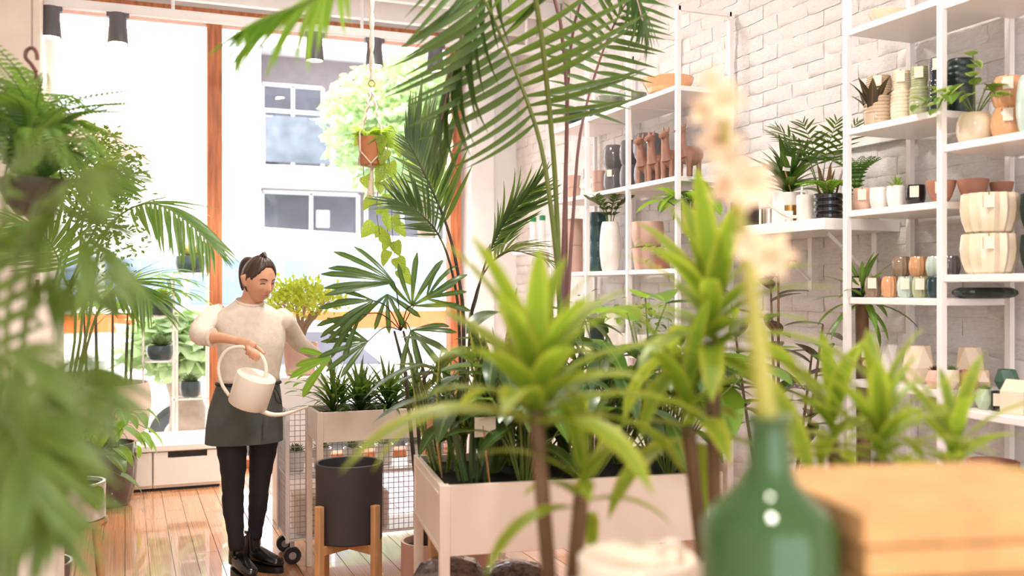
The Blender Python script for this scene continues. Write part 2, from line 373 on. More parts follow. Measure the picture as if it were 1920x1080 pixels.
# unseen round ceiling lamps added to brighten the room from above and behind
def fill_lamp(x, y, e, label):
    o = thing('added_ceiling_lamp', label, 'added fill lamp', (x, y, ZC), group='added unseen fill lamps')
    MB().lathe([(0, 0), (0.2, 0), (0.22, -0.05), (0.19, -0.07), (0, -0.07)], 28).build('housing', M_white, o)
    MB().lathe([(0, -0.071), (0.185, -0.071), (0.18, -0.085), (0, -0.09)], 28).build('diffuser', mat('opal diffuser', (255, 245, 230), 0.5, emit=((255, 228, 196), 9.0)), o)
    ld = bpy.data.lights.new('lamp', 'AREA'); ld.shape = 'DISK'; ld.size = 0.4; ld.energy = e; ld.color = (1, 0.965, 0.92)
    lo = bpy.data.objects.new('bulb', ld); link(lo, o); lo.location = (0, 0, -0.1)
fill_lamp(1.2, 2.6, 36, 'added unseen round fill lamp above the raised planter'); fill_lamp(1.5, 5.0, 35, 'added unseen round fill lamp between woman and shelves')
fill_lamp(0.2, 0.0, 24, 'added unseen round fill lamp behind the viewer')
# ------------------------------------------------------------------ low drawer bench under the window
def bench(x0, x1, label):
    o = thing('drawer_unit', label, 'drawer unit', ((x0 + x1) / 2, 7.72, 0)); f = o.location; g = 0.006
    MB().box((x0, 7.36, 0.02), (x1, 8.0, 0.285)).build('body', M_lacq, o, off=f)
    d = MB().box((x0 + g, 7.335, 0.045), (x1 - g, 7.36, 0.235)).box((x0 + g, 7.335, 0.235), (x0 + 0.1, 7.36, 0.278)).box((x1 - 0.1, 7.335, 0.235), (x1 - g, 7.36, 0.278))
    d.build('drawer_front', M_lacq, o, off=f, smooth=False)
    MB().box((x0 + 0.1, 7.352, 0.237), (x1 - 0.1, 7.362, 0.278)).build('finger_slot', M_black, o, off=f)
    MB().box((x0 + 0.01, 7.38, 0), (x1 - 0.01, 7.9, 0.02)).build('plinth', M_black, o, off=f)
bench(-0.47, 0.18, 'white low drawer unit under the big pink pot')
bench(0.184, 0.655, 'white low drawer unit next to the wooden window post')
tag(MB().box((-0.48, 7.33, 0.286), (0.66, 8.02, 0.33)).build('bench_top', M_lacq, bevel=0.004), 'white bench top running along the left window pane', 'bench top')
# ------------------------------------------------------------------ shelving along the brick wall
def shelving(name_label, ys, shelves, ztop, xf=XF):
    o = thing('shelving_unit', name_label, 'shelving', (xf, ys[0], 0)); f = o.location
    for y in ys:
        b = MB()
        for xx in (xf, XW - 0.03): b.box((xx - 0.0125, y - 0.0125, 0), (xx + 0.0125, y + 0.0125, ztop))
        b.box((xf, y - 0.0125, ztop - 0.025), (XW - 0.03, y + 0.0125, ztop)); b.box((xf, y - 0.0125, 0.05), (XW - 0.03, y + 0.0125, 0.075))
        b.build('upright_frame', M_metalw, o, off=f, smooth=False)
    for (z, ya, yb) in shelves:
        s = MB().box((xf - 0.005, ya + 0.013, z - 0.028), (XW - 0.03, yb - 0.013, z)); s.build('shelf', M_metalw, o, off=f, bevel=0.003)
    return o
MY = [4.64, 5.21, 5.78, 6.35]; MZ = [2.60, 2.09, 1.57, 1.06, 0.5]
shelving('tall white steel shelving with bowls, behind the tall palm stem', MY, [(z, MY[i], MY[i + 1]) for z in MZ for i in range(3)], 3.04)
RY = [3.28, 2.766, 2.25]
shelving('white steel shelving with ceramic pots at the right edge', RY, [(z, RY[1], RY[0]) for z in (2.565, 2.14, 1.79, 1.42, 1.07, 0.6)] + [(z, RY[2], RY[1]) for z in (2.54, 2.0, 1.51, 1.01, 0.74)], 3.04)
# bracketed wall shelf between the two
o = thing('wall_shelf', 'white bracketed wall shelf between the two steel shelving units', 'shelf', (3.03, 3.85, 1.74)); f = o.location
MB().box((2.82, 3.37, 1.715), (XW, 4.45, 1.766)).build('board', M_lacq, o, off=f, bevel=0.003)
for yy in (3.5, 3.95, 4.35):
    MB().bar((XW - 0.03, yy, 1.715), (XW - 0.03, yy, 1.45), 0.03, 0.006).bar((2.95, yy, 1.712), (XW - 0.03, yy, 1.5), 0.012).build('bracket', M_metalw, o, off=f)
# long pale batten on the wall above it
tag(MB().box((XW - 0.03, 3.3, 2.13), (XW, 4.64, 2.16)).build('trim_3', M_white), kind='structure')
# ================================================================== OUTSIDE
M_asph = mat('pale street', (190, 188, 186), 0.8, var=0.08)
M_fac = mat('white facade render', (232, 232, 236), 0.7, var=0.03)
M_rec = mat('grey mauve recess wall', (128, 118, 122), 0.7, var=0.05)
M_gl = mat('dark facade glass', (92, 92, 104), 0.15, var=0.12, scale=1.5)
M_orange = mat('orange stripe', (232, 98, 48), 0.4, var=0.02)
M_vanw = mat('white vehicle paint', (244, 244, 246), 0.25, var=0.01, coat=0.5)
M_vgl = mat('blue grey vehicle glass', (120, 140, 178), 0.12, var=0.15, scale=1.2)
M_tyre = mat('tyre rubber', (40, 40, 44), 0.7); M_rim = mat('alloy rim', (190, 192, 198), 0.3, metal=0.6)
tag(MB().box((-40, 8.3, -0.8), (60, 70, -0.5)).build('ground', M_asph), kind='structure')
tag(MB().box((-40, 8.31, -0.5), (60, 9.9, -0.36)).build('pavement', mat('pavement slabs', (214, 210, 206), 0.8)), kind='structure')
def wheel(par, x, y, z, r, w=0.2):
    o = MB()
    o.tube([(x, y, z), (x, y + w, z)], r, 28).build('wheel', M_tyre, par)
    wo = par.children[-1]
    b = MB().tube([(x, y - 0.015, z), (x, y + 0.02, z)], r * 0.2, 16)
    for k in range(10):
        a = 2 * math.pi * k / 10; b.bar((x, y - 0.008, z), (x + math.cos(a) * r * 0.68, y - 0.004, z + math.sin(a) * r * 0.68), 0.035, 0.02)
    rr = [(x + math.cos(a) * r * 0.68, y - 0.005, z + math.sin(a) * r * 0.68) for a in [2 * math.pi * k / 24 for k in range(25)]]
    b.tube(rr, 0.02, 6, cap=False); b.build('rim', M_rim, wo)
def extrude_side(poly, y0, y1, inset=0.0):
    """closed side profile (x,z) pulled across y, with the upper outline leaning in"""
    zs = [q[1] for q in poly]; zm = max(zs); n = len(poly)
    def row(y, s): return [(x, y + s * inset * max(0, (z - 0.55) / (zm - 0.55)) if zm > 0.55 else y, z) for x, z in poly]
    return MB().add(row(y0, 1) + row(y1, -1), [tuple(range(n)), tuple(range(2 * n - 1, n - 1, -1))] + [(i, n + i, n + (i + 1) % n, (i + 1) % n) for i in range(n)])
# bus
o = thing('bus', 'white bus with blue grey windows and an orange stripe across the street', 'bus', (2.2, 14.0, -0.5)); f = o.location
bp = [(-1.6, -0.15), (6.3, -0.15), (6.35, 1.1), (6.15, 1.95), (5.6, 2.15), (1.5, 2.34), (-1.6, 2.36)]
ob = extrude_side(bp, 14.0, 16.0); ob.build('body', M_vanw, o, off=f, bevel=0.05)
for xa, xb in ((-1.45, -0.35), (-0.25, 0.72), (0.82, 2.0), (2.1, 3.22), (3.42, 4.45), (4.55, 5.7)):
    MB().box((xa, 13.97, 1.22), (xb, 14.02, 1.87)).build('window', M_vgl, o, off=f, bevel=0.015)
MB().box((-1.6, 13.98, 0.86), (6.33, 14.02, 1.12)).build('stripe', M_orange, o, off=f)
for xx in (-0.6, 5.2): wheel(o, xx - f.x, 13.92 - f.y, 0.42, 0.42, 0.3)
# parked car
o = thing('car', 'white parked car with spoked wheel just outside the window', 'car', (2.2, 11.2, -0.5)); f = o.location
cp = [(-0.25, -0.28), (4.2, -0.28), (4.3, 0.15), (4.1, 0.42), (3.1, 0.52), (2.5, 1.0), (2.2, 1.06), (1.2, 1.04), (0.55, 0.62), (-0.2, 0.5), (-0.3, 0.2)]
extrude_side(cp, 11.2, 12.9, 0.16).build('body', M_vanw, o, off=f, bevel=0.05)
for q in ([(1.22, 0.58), (1.85, 0.58), (1.85, 0.95), (1.42, 0.93), (0.95, 0.6)], [(1.95, 0.58), (2.85, 0.55), (2.42, 0.92), (2.1, 0.95), (1.95, 0.95)]):
    n = len(q); pl = [(x_, 11.19 + 0.16 * max(0, (z_ - 0.55) / 0.5) - 0.0, z_) for x_, z_ in q]
    MB().add(pl + [(a, b_ + 0.03, c) for a, b_, c in pl], [tuple(range(n)), tuple(range(2 * n - 1, n - 1, -1))] + [(i, n + i, n + (i + 1) % n, (i + 1) % n) for i in range(n)]).build('side_window', M_gl, o, off=f, smooth=False)
for xx in (0.62, 3.35):
    MB().tube([(xx, 11.185, -0.19), (xx, 11.25, -0.19)], 0.40, 30).build('wheel_arch', M_tyre, o, off=f); wheel(o, xx - f.x, 11.15 - f.y, -0.19 - f.z, 0.33)
# apartment house
o = thing('apartment_building', 'white apartment building with recessed balconies seen through the right pane', 'building', (6, 22, -0.5)); f = o.location
wl = MB().box((2.43, 22.0, -0.5), (2.8, 23.2, 11)).box((2.43, 23.0, -0.5), (14, 23.4, 11)).box((2.8, 22, 3.78), (14, 23, 4.22)).box((2.8, 22, 6.9), (14, 23, 7.4)).box((9.2, 22, -0.5), (14, 23, 11)).box((2.8, 22, 9.6), (14, 23, 11))
wl.build('wall', M_fac, o, off=f, smooth=False)
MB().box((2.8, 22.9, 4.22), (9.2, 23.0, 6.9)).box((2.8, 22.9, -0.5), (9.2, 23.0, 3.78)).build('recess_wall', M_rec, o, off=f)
for (xa, xb, za, zb) in ((2.95, 4.35, 4.3, 6.2), (4.6, 5.7, 4.3, 6.2), (6.0, 7.2, 4.3, 6.2), (7.5, 8.9, 4.3, 6.2), (2.95, 5.2, 1.8, 3.7), (5.4, 7.2, 1.8, 3.7), (7.4, 9.0, 1.8, 3.7)):
    w = MB()
    for a, b_ in (((xa, za), (xb, za)), ((xa, zb), (xb, zb)), ((xa, za), (xa, zb)), ((xb, za), (xb, zb)), (((xa + xb) / 2, za), ((xa + xb) / 2, zb))): w.bar((a[0], 22.87, a[1]), (b_[0], 22.87, b_[1]), 0.08)
    wo = w.build('window', M_fac, o, off=f); MB().box((xa, 22.86, za), (xb, 22.9, zb)).build('pane', M_gl, wo, off=f)
rl = MB().bar((2.8, 22.05, 5.45), (9.2, 22.05, 5.45), 0.07)
for k in range(5): rl.bar((2.85 + k * 1.58, 22.05, 4.2), (2.85 + k * 1.58, 22.05, 5.45), 0.09)
ra = rl.build('balcony_railing', M_fac, o, off=f); MB().box((2.9, 22.04, 4.3), (9.1, 22.06, 5.35)).build('pane', mat('pale balcony glass', (104, 112, 126), 0.2, var=0.2, scale=2), ra, off=f)
MB().box((4.2, 22.8, 2.9), (4.5, 22.86, 3.3)).build('notice', M_fac, o, off=f)
o = thing('low_building', 'pale house with a stepped brick parapet far behind the left pane', 'building', (0.5, 26, -0.5)); f = o.location
MB().box((-3, 26, -0.5), (2.6, 27, 4.75)).build('wall', M_fac, o, off=f)
pb = MB().box((-3, 25.95, 4.75), (0.3, 26.5, 5.75)).box((0.3, 25.95, 4.75), (1.0, 26.5, 5.55)).box((1.0, 25.95, 4.75), (1.6, 26.5, 5.4)).box((1.6, 25.95, 4.75), (2.6, 26.5, 5.25))
pb.build('parapet', mat('pink brick', (196, 158, 148), 0.8, var=0.1, scale=3), o, off=f, smooth=False)
# street trees
M_bark = mat('pale bark', (150, 132, 116), 0.8, var=0.2)
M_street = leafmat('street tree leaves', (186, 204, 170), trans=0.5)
def tree(name, label, x, y, z0, hc, r, n, cat='tree'):
    o = thing(name, label, cat, (x, y, z0)); MB().tube(spline([(0, 0, 0), (0.1, 0, hc * 0.5), (-0.1, 0, hc)], 8), [0.22 - 0.015 * i for i in range(9)], 10).build('trunk', M_bark, o)
    b = MB()
    for k in range(n):
        v = Vector((rng.gauss(0, 1), rng.gauss(0, 1), rng.gauss(0, 1))).normalized() * (rng.random() ** 0.4); c = Vector((v.x * r, v.y * r, hc + v.z * r * 0.75))
        d = dirv(rng.uniform(0, 6.3), rng.uniform(-0.9, 0.3)) * rng.uniform(0.14, 0.3); s = d.cross(Vector((rng.uniform(-1, 1), rng.uniform(-1, 1), 1))).normalized() * 0.07
        b.add([c, c + d * 0.5 + s, c + d, c + d * 0.5 - s], [(0, 1, 2, 3)])
    tag(b.build('foliage', M_street, o, smooth=False), kind='stuff')
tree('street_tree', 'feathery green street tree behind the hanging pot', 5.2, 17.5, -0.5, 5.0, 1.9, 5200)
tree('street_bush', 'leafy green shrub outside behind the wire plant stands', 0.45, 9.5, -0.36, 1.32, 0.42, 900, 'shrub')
# ================================================================== CERAMICS AND GOODS ON THE SHELVES
def cer(name, rgb, rough=0.18, coat=0.4, var=0.05): return mat(name, rgb, rough, var=var, coat=coat, scale=12)
C_teal = cer('dark teal glaze', (22, 50, 54), 0.1); C_sage = cer('sage glaze', (120, 128, 108), 0.15); C_peach = cer('peach glaze', (226, 168, 122), 0.2)
C_grey = cer('slate grey glaze', (98, 94, 96), 0.12); C_terra = mat('terracotta', (176, 122, 100), 0.7, var=0.1); C_llama = mat('red clay', (156, 112, 94), 0.45, var=0.12)
C_blush = mat('blush ceramic', (214, 174, 158), 0.45, var=0.04); C_beige = cer('beige glaze', (206, 180, 150)); C_crm = cer('cream glaze', (234, 216, 186)); C_green = cer('soft green glaze', (170, 176, 132))
C_navy = cer('midnight glaze', (30, 36, 52), 0.1); C_dgreen = mat('bottle green ceramic', (28, 46, 42), 0.35, var=0.08); C_mint = cer('mint glaze', (190, 208, 198)); C_white = cer('white glaze', (240, 234, 228)); C_black = cer('black glaze', (26, 24, 28), 0.08)
C_brass = mat('brass', (206, 160, 98), 0.2, metal=1.0); C_brownglass = cer('brown glaze', (150, 128, 108), 0.08); C_orange = cer('amber glaze', (214, 158, 112), 0.15); C_pinkgeo = mat('pink concrete', (232, 188, 166), 0.6, var=0.04); C_crmgeo = mat('cream concrete', (234, 214, 188), 0.6, var=0.04)
C_soil = mat('potting soil', (44, 34, 28), 0.95, var=0.3, scale=40, bump=0.8, bscale=90); M_card = mat('cream card tag', (240, 226, 208), 0.8, var=0.02); M_kraftc = mat('brown cord', (120, 84, 56), 0.8)
def prof(style, R, H):
    th = min(0.012, R * 0.14)
    if style == 'bowl': o = [(0, 0), (R * 0.42, 0), (R * 0.46, H * 0.06), (R * 0.74, H * 0.38), (R * 0.93, H * 0.72), (R, H * 0.95), (R * 0.99, H)]
    elif style == 'barrel': o = [(0, 0), (R * 0.72, 0), (R * 0.86, H * 0.1), (R * 0.98, H * 0.33), (R, H * 0.5), (R * 0.97, H * 0.7), (R * 0.84, H * 0.92), (R * 0.74, H)]
    elif style == 'tub': o = [(0, 0), (R * 0.68, 0), (R * 0.8, H * 0.06), (R * 0.95, H * 0.35), (R, H * 0.62), (R * 0.97, H * 0.9), (R * 0.95, H)]
    elif style == 'cyl': o = [(0, 0), (R * 0.95, 0), (R, H * 0.03), (R, H)]
    elif style == 'taper': o = [(0, 0), (R * 0.74, 0), (R * 0.8, H * 0.03), (R, H)]
    elif style == 'rimmed': o = [(0, 0), (R * 0.72, 0), (R * 0.9, H * 0.74), (R, H * 0.76), (R, H)]
    elif style == 'hive':
        o = [(0, 0), (R * 0.7, 0)]; n = 9
        for i in range(n):
            b = R * (0.78 + 0.22 * math.sin(math.pi * (0.12 + 0.72 * (i + 0.5) / n)))
            o += [(b * 0.955, H * (i + 0.02) / n), (b, H * (i + 0.3) / n), (b, H * (i + 0.7) / n)]
        o += [(R * 0.86, H)]
    elif style == 'tier':
        o = [(0, 0), (R * 0.85, 0)]
        for i in range(4): o += [(R * 0.9, H * (i + 0.02) / 4), (R, H * (i + 0.28) / 4), (R, H * (i + 0.72) / 4), (R * 0.9, H * (i + 0.98) / 4)]
    ri = o[-1][0] - th
    return o + [(ri, H), (ri * 0.96, H * 0.75), (ri * 0.82, H * 0.3), (0, H * 0.28)]
def pot_mb(style, R, H, seg=28):
    if style in ('flute', 'pleat'):
        n = 14; p = prof('barrel' if style == 'flute' else 'tub', R, H)
        return MB().lathe(p, n * 4, mod=lambda a, r, z: r * (1 + (0.035 if style == 'flute' else 0.06) * math.cos(a * n)))
    if style == 'facet':
        b = MB(); R2 = R; rings = [(0.0, 0.62, 0), (0.42, 1.0, 0.5), (1.0, 0.66, 0)]; n = 6; vs = []
        for z, r, ph in rings: vs.append([(R2 * r * math.cos(2 * math.pi * (k + ph) / n), R2 * r * math.sin(2 * math.pi * (k + ph) / n), H * z) for k in range(n)])
        fs = []
        for i in range(2):
            for k in range(n):
                k2 = (k + 1) % n
                if i == 0: fs += [(k, k2, n + k), (k2, n + k2, n + k)]
                else: fs += [(n + k, 2 * n + k2, 2 * n + k), (n + k, n + k2, 2 * n + k2)]
        inner = [(x * 0.85, y * 0.85, z) for x, y, z in vs[2]]; lowr = [(x * 0.85, y * 0.85, H * 0.7) for x, y, z in vs[2]]
        fs += [(2 * n + k, 2 * n + (k + 1) % n, 3 * n + (k + 1) % n, 3 * n + k) for k in range(n)] + [(3 * n + k, 3 * n + (k + 1) % n, 4 * n + (k + 1) % n, 4 * n + k) for k in range(n)] + [tuple(range(n))[::-1], tuple(4 * n + k for k in range(n))]
        return b.add(sum(vs, []) + inner + lowr, fs)
    return MB().lathe(prof(style, R, H), seg)
def shelf_pt(px, X, z): r = ray(px, 540); return Vector((X, r.y * X / r.x, z))
def price_tag(o, R, H, px_dir=(-0.75, -0.65), w=0.034, h=0.045):
    d = Vector((px_dir[0], px_dir[1], 0)).normalized(); s = Vector((-d.y, d.x, 0)); c = d * (R + 0.006)
    M = Matrix(((s.x, d.x, 0, c.x), (s.y, d.y, 0, c.y), (0, 0, 1, H * 0.92 - h), (0, 0, 0, 1)))
    t = MB().box((-w / 2, -0.001, 0), (w / 2, 0.001, h), M).build('price_tag', M_card, o, smooth=False)
    MB().tube([c + Vector((0, 0, H * 0.92)), d * (R * 0.95) + Vector((0, 0, H * 1.01)), d * (R * 0.8) + Vector((0, 0, H))], 0.0012, 4).build('string', M_kraftc, t)
def ware(name, label, cat, style, px, X, z, wpx, hpx, m, tagged=False, group=None, rz=0.0, dz=0.0):
    """one ceramic on a shelf; wpx, hpx are its size in the photo, turned into metres at its distance"""
    p = shelf_pt(px, X, z + dz); t = dep(p); R = m_px(wpx, t) / 2; H = m_px(hpx, t)
    p.x = min(p.x, 3.228 - R) if R < 0.19 else p.x
    b = pot_mb(style, R, H)
    if tagged:
        o = thing(name, label, cat, p, rz, group); b.build('body', m, o, ang=30 if style != 'facet' else 5); price_tag(o, R, H)
    else:
        o = b.build(name, m, ang=30 if style != 'facet' else 5); o.location = p; o.rotation_euler = (0, 0, rz); tag(o, label, cat, group)
    return o, p, R, H
E = 0.001
# ---- middle unit, top shelf: bowls
g = 'glazed bowls on the top shelf'
ware('bowl', 'dark teal glazed bowl at the far end of the top shelf', 'bowl', 'bowl', 1086, 3.0, 2.6 + E, 64, 34, C_teal, group=g)
ware('bowl', 'dark teal glazed bowl half behind the sage bowl', 'bowl', 'bowl', 1118, 3.1, 2.6 + E, 40, 30, C_teal, group=g)
ware('bowl', 'sage green glazed bowl left of the second sage bowl', 'bowl', 'bowl', 1144, 2.99, 2.6 + E, 52, 36, C_sage, group=g)
ware('bowl', 'sage green glazed bowl beside the big peach bowl', 'bowl', 'bowl', 1190, 3.06, 2.6 + E, 46, 34, C_sage, group=g)
ware('bowl', 'wide peach glazed bowl on the top shelf', 'bowl', 'bowl', 1252, 3.04, 2.6 + E, 98, 38, C_peach, group=g)
# ---- second shelf
g = 'slate grey barrel vases'
for i, (px, z, w, h, lab) in enumerate(((1150, 0, 38, 47, 'lower slate grey barrel vase beside the clay pots'), (1180, 0, 38, 48, 'middle slate grey barrel vase of the lower row'), (1210, 0, 44, 50, 'slate grey barrel vase right behind the first clay llama'),
                                       (1150, 47, 38, 44, 'slate grey barrel vase stacked furthest from the llamas'), (1180, 48, 38, 46, 'slate grey barrel vase stacked in the middle'), (1214, 50, 56, 50, 'wide slate grey barrel vase stacked above the llamas'))):
    t = dep(shelf_pt(px, 3.04, 2.09)); ware('barrel_vase', lab, 'vase', 'barrel', px, 3.04, 2.09 + E, w, h, C_grey, tagged=(i == 0), group=g, dz=m_px(z, t))
for px, lab in ((1076, 'at the far end of the second shelf'), (1122, 'beside the grey barrel vases')):
    t = dep(shelf_pt(px, 3.0, 2.09))
    for k in range(2): ware('clay_pot', 'pale clay pot %s, %s of two' % (lab, ('lower', 'upper')[k]), 'pot', 'taper', px, 3.0, 2.09 + E, 26, 23, C_blush, group='pale clay pots', dz=k * m_px(23.3, t))
def llama(px, X, z, label, rz):
    o = thing('llama_planter', label, 'figurine', shelf_pt(px, X, z), rz, 'clay llamas on the second shelf'); s = 0.95
    b = MB().tube(spline([(-0.075, 0, 0.115), (-0.05, 0, 0.122), (0.02, 0, 0.12), (0.055, 0, 0.125)], 8), [0.03, 0.048, 0.054, 0.056, 0.056, 0.054, 0.05, 0.042, 0.03], 14)
    b.tube(spline([(0.04, 0, 0.12), (0.062, 0, 0.17), (0.066, 0, 0.23), (0.07, 0, 0.262)], 8), [0.04, 0.034, 0.028, 0.025, 0.023, 0.022, 0.022, 0.024, 0.018], 12)
    b.tube([(0.052, 0, 0.254), (0.075, 0, 0.256), (0.1, 0, 0.248), (0.118, 0, 0.243)], [0.018, 0.024, 0.018, 0.011], 12)
    b.build('body', C_llama, o)
    for x, y in ((-0.05, -0.03), (-0.05, 0.03), (0.04, -0.03), (0.04, 0.03)): MB().tube([(x, y, 0), (x, y, 0.05), (x, y * 0.9, 0.11)], [0.014, 0.014, 0.02], 10).build('leg', C_llama, o)
    for y in (-0.014, 0.014): MB().tube([(0.062, y, 0.27), (0.06, y * 1.2, 0.285), (0.058, y * 1.3, 0.303)], [0.008, 0.009, 0.003], 8).build('ear', C_llama, o)
    MB().tube([(-0.078, 0, 0.12), (-0.1, 0, 0.125), (-0.105, 0, 0.1)], [0.012, 0.014, 0.005], 8).build('tail', C_llama, o)
llama(1212, 2.95, 2.09 + E, 'clay llama furthest along the second shelf', -2.7); llama(1233, 2.95, 2.09 + E, 'clay llama second from the grey vases', -2.75)
llama(1259, 2.96, 2.09 + E, 'clay llama just left of the front shelf post', -2.7); llama(1292, 2.97, 2.09 + E, 'clay llama right of the front shelf post', -2.8)
# ---- third shelf
t = dep(shelf_pt(1076, 3.02, 1.57))
for k in range(2): ware('pink_cylinder', 'blush pink cylinder pot at the far end, %s of two' % ('lower', 'upper')[k], 'pot', 'cyl', 1076, 3.02, 1.57 + E, 34, 50, C_blush, group='blush cylinder pots', dz=k * m_px(50.4, t))
ware('ribbed_vase', 'tall dark teal ribbed vase behind the white vase', 'vase', 'tier', 1121, 3.06, 1.57 + E, 36, 112, cer('teal ribbed glaze', (34, 72, 76), 0.12))
_, pz, Rz, Hz = ware('white_vase', 'rounded white vase holding a glossy dark plant', 'vase', 'barrel', 1144, 2.95, 1.57 + E, 40, 92, C_white)
ware('pink_pot', 'blush faceted pot at the bottom of the pair', 'pot', 'taper', 1214, 3.04, 1.57 + E, 60, 42, C_blush); t = dep(shelf_pt(1214, 3.04, 1.57))
ware('pink_pot', 'blush faceted pot stacked on top of another', 'pot', 'tub', 1214, 3.04, 1.57 + E, 62, 48, C_blush, dz=m_px(42.5, t))
# ---- fourth shelf and below
ware('white_vase', 'plump white vase on the low shelf behind the dracaena', 'vase', 'barrel', 1152, 2.96, 1.06 + E, 40, 68, C_white)
ware('dark_pot', 'dark green pot beside the plump white vase', 'pot', 'cyl', 1120, 3.06, 1.06 + E, 40, 50, C_dgreen)
o = MB().box((-0.12, -0.1, 0), (0.12, 0.1, 0.17)).build('brown_box', mat('brown carton', (176, 140, 118), 0.8), bevel=0.004); o.location = shelf_pt(1112, 3.02, 0.5 + E); tag(o, 'small brown carton on the lowest middle shelf', 'box')
for px, lab in ((1062, 'white carton on the low middle shelf, further one'), (1088, 'white carton on the low middle shelf, nearer one')):
    o = MB().box((-0.08, -0.07, 0), (0.08, 0.07, 0.3)).build('white_carton', M_lacq, bevel=0.004); o.location = shelf_pt(px, 3.05, 1.06 + E); tag(o, lab, 'box')
# ---- wall shelf
ZS = 1.767
ware('dark_pot', 'matte dark brown pot on the wall shelf behind the blossoms', 'pot', 'cyl', 1396, 2.98, ZS, 52, 50, mat('dark brown clay', (70, 56, 50), 0.6))
ware('metal_cup', 'polished silver cup on the wall shelf', 'cup', 'cyl', 1440, 2.93, ZS, 34, 30, mat('polished steel', (200, 192, 180), 0.12, metal=1.0))
ware('metal_cup', 'polished brass cup under the broad leaved plant', 'cup', 'cyl', 1482, 2.95, ZS, 32, 34, C_brass)
ware('metal_cup', 'dull green cup between the silver and brass cups', 'cup', 'cyl', 1459, 3.0, ZS, 24, 26, C_sage)
ware('small_cup', 'small white cup beside the white watering can', 'cup', 'cyl', 1478, 2.85, ZS, 18, 20, C_white)
# small watering can on the wall shelf
p = shelf_pt(1511, 2.9, ZS); o = thing('watering_can', 'small white watering can with long thin spout on the wall shelf', 'watering can', p); wm = mat('white enamel', (240, 230, 220), 0.3, var=0.02)
MB().lathe([(0, 0), (0.04, 0), (0.042, 0.005), (0.042, 0.115), (0.038, 0.12), (0.0, 0.12)], 24).build('body', wm, o)
sx = -Rv
MB().tube(spline([sx * 0.035 + Zv * 0.02, sx * 0.09 + Zv * 0.025, sx * 0.15 + Zv * 0.06, sx * 0.225 + Zv * 0.115], 12), [0.008 - 0.0004 * i for i in range(13)], 8).build('spout', wm, o)
MB().tube(spline([-sx * 0.038 + Zv * 0.05, -sx * 0.085 + Zv * 0.1, -sx * 0.05 + Zv * 0.165, sx * 0.01 + Zv * 0.165, sx * 0.02 + Zv * 0.12], 14), 0.005, 8).build('handle', wm, o)
# ---- right unit, bay A
g = 'ribbed beehive pots'
def hive(px, w, h1, h2, m, what, X=2.99):
    t = dep(shelf_pt(px, X, 2.14))
    ware('beehive_pot', '%s ribbed pot, lower of its stack' % what, 'pot', 'hive', px, X, 2.14 + E, w, h1, m, group=g)
    ware('beehive_pot', '%s ribbed pot, upper of its stack' % what, 'pot', 'hive', px, X, 2.14 + E, w * 0.84, h2, m, tagged=True, group=g, dz=m_px(h1 + 0.2, t))
hive(1648, 56, 60, 38, C_beige, 'beige'); hive(1690, 40, 62, 38, C_crm, 'cream', 3.0); hive(1724, 38, 63, 39, C_green, 'soft green', 3.01); hive(1758, 34, 68, 42, C_navy, 'midnight blue', 3.0)
ware('dark_planter', 'tall dark green rippled cylinder planter behind the ivy', 'planter', 'hive', 1800, 3.13, 2.14 + E, 50, 112, C_dgreen)
ware('cream_bowl', 'cream bowl on the topmost right shelf', 'bowl', 'bowl', 1664, 3.0, 2.565 + E, 70, 30, C_crm)
g = 'small pots on the cup shelf'
ware('small_pot', 'peach and white small pot nearest the shelf post', 'pot', 'tub', 1619, 2.98, 1.79 + E, 38, 44, C_pinkgeo, tagged=True, group=g)
ware('small_pot', 'white small pot second from the shelf post', 'pot', 'tub', 1650, 2.98, 1.79 + E, 38, 42, C_white, group=g)
_, ps1, Rs1, Hs1 = ware('small_pot', 'white small pot holding a pale succulent', 'pot', 'tub', 1682, 2.98, 1.79 + E, 38, 42, C_white, group=g)
ware('small_pot', 'black glazed small pot between white and terracotta', 'pot', 'tub', 1716, 2.98, 1.79 + E, 38, 40, C_black, tagged=True, group=g)
ware('clay_bowl', 'deep terracotta bowl behind the second shelf post', 'bowl', 'bowl', 1764, 3.0, 1.79 + E, 54, 44, C_terra, tagged=True, group='terracotta bowls')
ware('clay_bowl', 'deep terracotta bowl above the cream pleated pots', 'bowl', 'bowl', 1824, 3.06, 1.79 + E, 56, 44, C_terra, group='terracotta bowls')
ware('clay_bowl', 'deep terracotta bowl furthest right on its shelf', 'bowl', 'bowl', 1878, 3.15, 1.79 + E, 42, 38, C_terra, group='terracotta bowls')
g = 'striped cups'
rowc = ((1608, C_navy, 'midnight blue'), (1637, C_brownglass, 'brown'), (1668, C_orange, 'amber'), (1698, C_mint, 'mint white'), (1726, C_green, 'soft green'), (1752, C_teal, 'dark teal'))
for i, (px, m, n) in enumerate(rowc): ware('striped_cup', n + ' striped cup in the lower row of cups', 'cup', 'flute', px, 2.98, 1.42 + E, 30, 39, m, tagged=(i in (0, 1, 3, 4)), group=g)
t = dep(shelf_pt(1690, 2.98, 1.42))
for px, m, n in ((1690, C_brownglass, 'brown glassy'), (1722, C_orange, 'amber'), (1754, C_mint, 'grey mint'), (1782, C_grey, 'slate')): ware('striped_cup', n + ' striped cup in the upper row of cups', 'cup', 'flute', px, 3.02, 1.42 + E, 34, 37, m, group=g, dz=m_px(39.5, t))
ware('fluted_dish', 'long dark green fluted dish under the cream pots', 'dish', 'flute', 1846, 3.09, 1.42 + E, 110, 20, C_dgreen)
g = 'faceted concrete planters'
_, pg1, Rg1, Hg1 = ware('faceted_planter', 'pink faceted planter nearest the shelf post', 'planter', 'facet', 1627, 3.02, 1.07 + E, 54, 62, C_pinkgeo, tagged=True, group=g)
